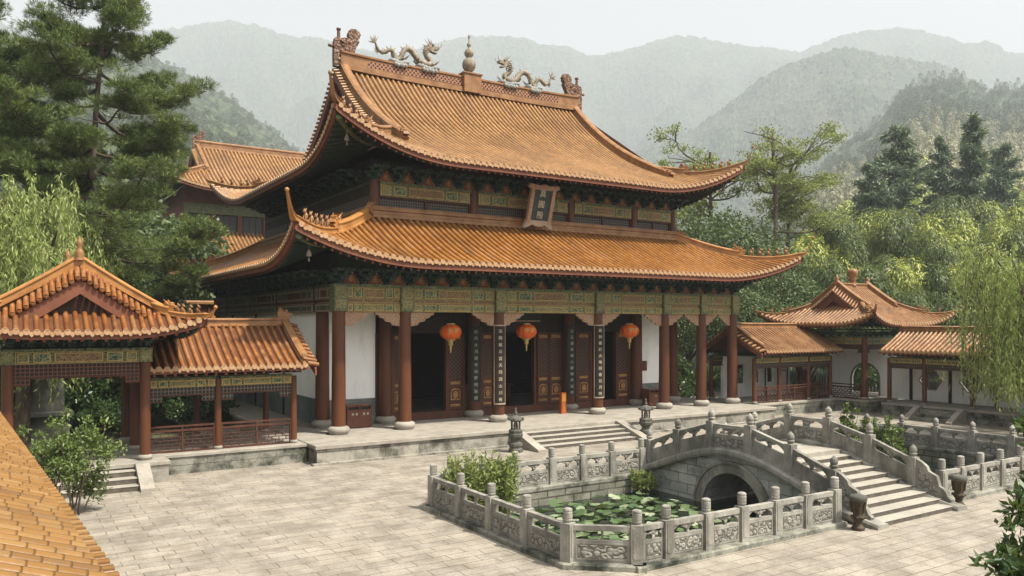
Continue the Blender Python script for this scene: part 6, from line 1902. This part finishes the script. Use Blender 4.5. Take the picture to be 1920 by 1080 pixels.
x, y = gp(1822, 128); z = g1(1822, 128); k = (HC + 128 * (HZ - 215) / FP - z) / 14; copy_tree(f1, (x, y, z), 1.7, (k * .95, k * .95, k), 'broad dark fir tree above the bamboo, tallest of the group')
f2 = plant('pine_tree', 'rounded pine tree above the bamboo, left of the two dark firs', 'tree', fir(13, 4.4, 8), (0, 0, 0), 'bark', 'fir')
x, y = gp(1680, 130); z = g1(1680, 130); k = (HC + 130 * (HZ - 240) / FP - z) / 13; f2.location = (x, y, z); f2.scale = (k, k, k * 1.02)
x, y = gp(1635, 126); z = g1(1635, 126); k = (HC + 126 * (HZ - 305) / FP - z) / 13; copy_tree(f2, (x, y, z), 2, k, 'low rounded pine tree at the bamboo’s upper edge')
x, y = gp(1880, 150); z = g1(1880, 150); k = (HC + 150 * (HZ - 270) / FP - z) / 13; copy_tree(f2, (x, y, z), 4, k, 'rounded pine tree at the right edge above the bamboo')


# the wood covering the nearer hillside: nobody could count it
def clump(kind):
    if kind == 'b':
        n = 260; a = nr.uniform(0, 2 * PI, n); t = nr.uniform(0, 1, n); r = 3.4 * np.sin(PI * np.clip(t * .85 + .12, 0, 1)) * nr.uniform(.6, 1, n); z = 12 * t
        P = np.stack([r * np.cos(a), r * np.sin(a), z], 1); A = np.stack([np.cos(a), np.sin(a), -1.3 + 0 * a], 1) + nr.normal(size=(n, 3)) * .35; L, W = 1.25, .6; N = np.stack([np.cos(a), np.sin(a), .5 + 0 * a], 1)
    elif kind == 'c':
        n = 240; a = nr.uniform(0, 2 * PI, n); t = nr.uniform(0, 1, n) ** .8; r = 4.2 * (1 - t) ** .8 * nr.uniform(.5, 1.05, n) + .2; z = 14 * t + 1
        P = np.stack([r * np.cos(a), r * np.sin(a), z], 1); A = np.stack([np.cos(a), np.sin(a), -.3 + 0 * a], 1) + nr.normal(size=(n, 3)) * .4; L, W = 1.3, .7; N = np.stack([np.cos(a), np.sin(a), .7 + 0 * a], 1)
    else:
        n = 220; d = unit(nr.normal(size=(n, 3))); P = d * nr.uniform(.75, 1, (n, 1)) * np.array([4.2, 4.2, 3.6]) + np.array([0, 0, 5.5]); P += .5 * np.sin(P * 2.1 + nr.uniform(0, 6, 3))[:, [1, 2, 0]]; A = d * .4 + nr.normal(size=(n, 3)) * .6; L, W = 1.3, 1.0; N = d
    A = unit(A); S = unit(np.cross(A, N + nr.normal(size=(n, 3)) * .2)); L = L * nr.uniform(.7, 1.3, (n, 1))
    return np.stack([P, P + A * L * .45 + S * W * .5, P + A * L, P + A * L * .45 - S * W * .5], 1).reshape(-1, 3)


def wood(kinds, n, pxr, Dr, leaf, cond=None, sc=(.8, 1.35), g=g1):
    mb = MB(); protos = [clump(k) for k in kinds]
    for i in range(n):
        px = rnd.uniform(*pxr); D = Dr[0] * (Dr[1] / Dr[0]) ** rnd.random()
        if cond and not cond(px, D): continue
        x, y = gp(px, D); z = g(px, D); s_ = rnd.uniform(*sc); a = rnd.uniform(0, 6.28); V = protos[rnd.randrange(len(protos))]
        c, s2 = math.cos(a) * s_, math.sin(a) * s_
        W = np.stack([V[:, 0] * c - V[:, 1] * s2 + x, V[:, 0] * s2 + V[:, 1] * c + y, V[:, 2] * s_ + z - 1], 1); mb.add(W, np.arange(len(W)).reshape(-1, 4))
    solo('hillside_woods', mb, [M[leaf]], None, None, (0, 0, 0), None, 'stuff')


pale = lambda px, D: HZ - (g1(px, D) - HC) * FP / D < 440
wood('bbb', 1000, (1470, 2250), (230, 740), 'bamboop', pale)
wood('brr', 260, (1500, 2250), (150, 330), 'bamboo', None)
wood('rrc', 500, (1440, 2300), (640, 1200), 'woods')
wood('rr', 240, (1100, 1480), (320, 1200), 'woods')
wood('rrc', 1200, (240, 800), (220, 1200), 'woods', None, (.6, 1.1))
wood('rrc', 400, (-500, 240), (130, 1200), 'woods')
wood('ccc', 260, (1660, 2300), (820, 1205), 'fir')

# ------------------------------------------------------------------ hazy air
hz_ = MB(); hz_.box(-1700, 6400, -350, 6400, -2.4, 1570)
q = NT('hazy_air'); q.t.nodes.remove(q.b); pv_ = q.n('VolumePrincipled'); pv_.inputs['Color'].default_value = (.875, .945, 1.0, 1); pv_.inputs['Density'].default_value = 0.00032; pv_.inputs['Anisotropy'].default_value = 0.0
q.l(pv_.outputs[0], q.out.inputs['Volume'])
solo('haze', hz_, [q.m], None, None, (0, 0, 0), None, 'stuff')
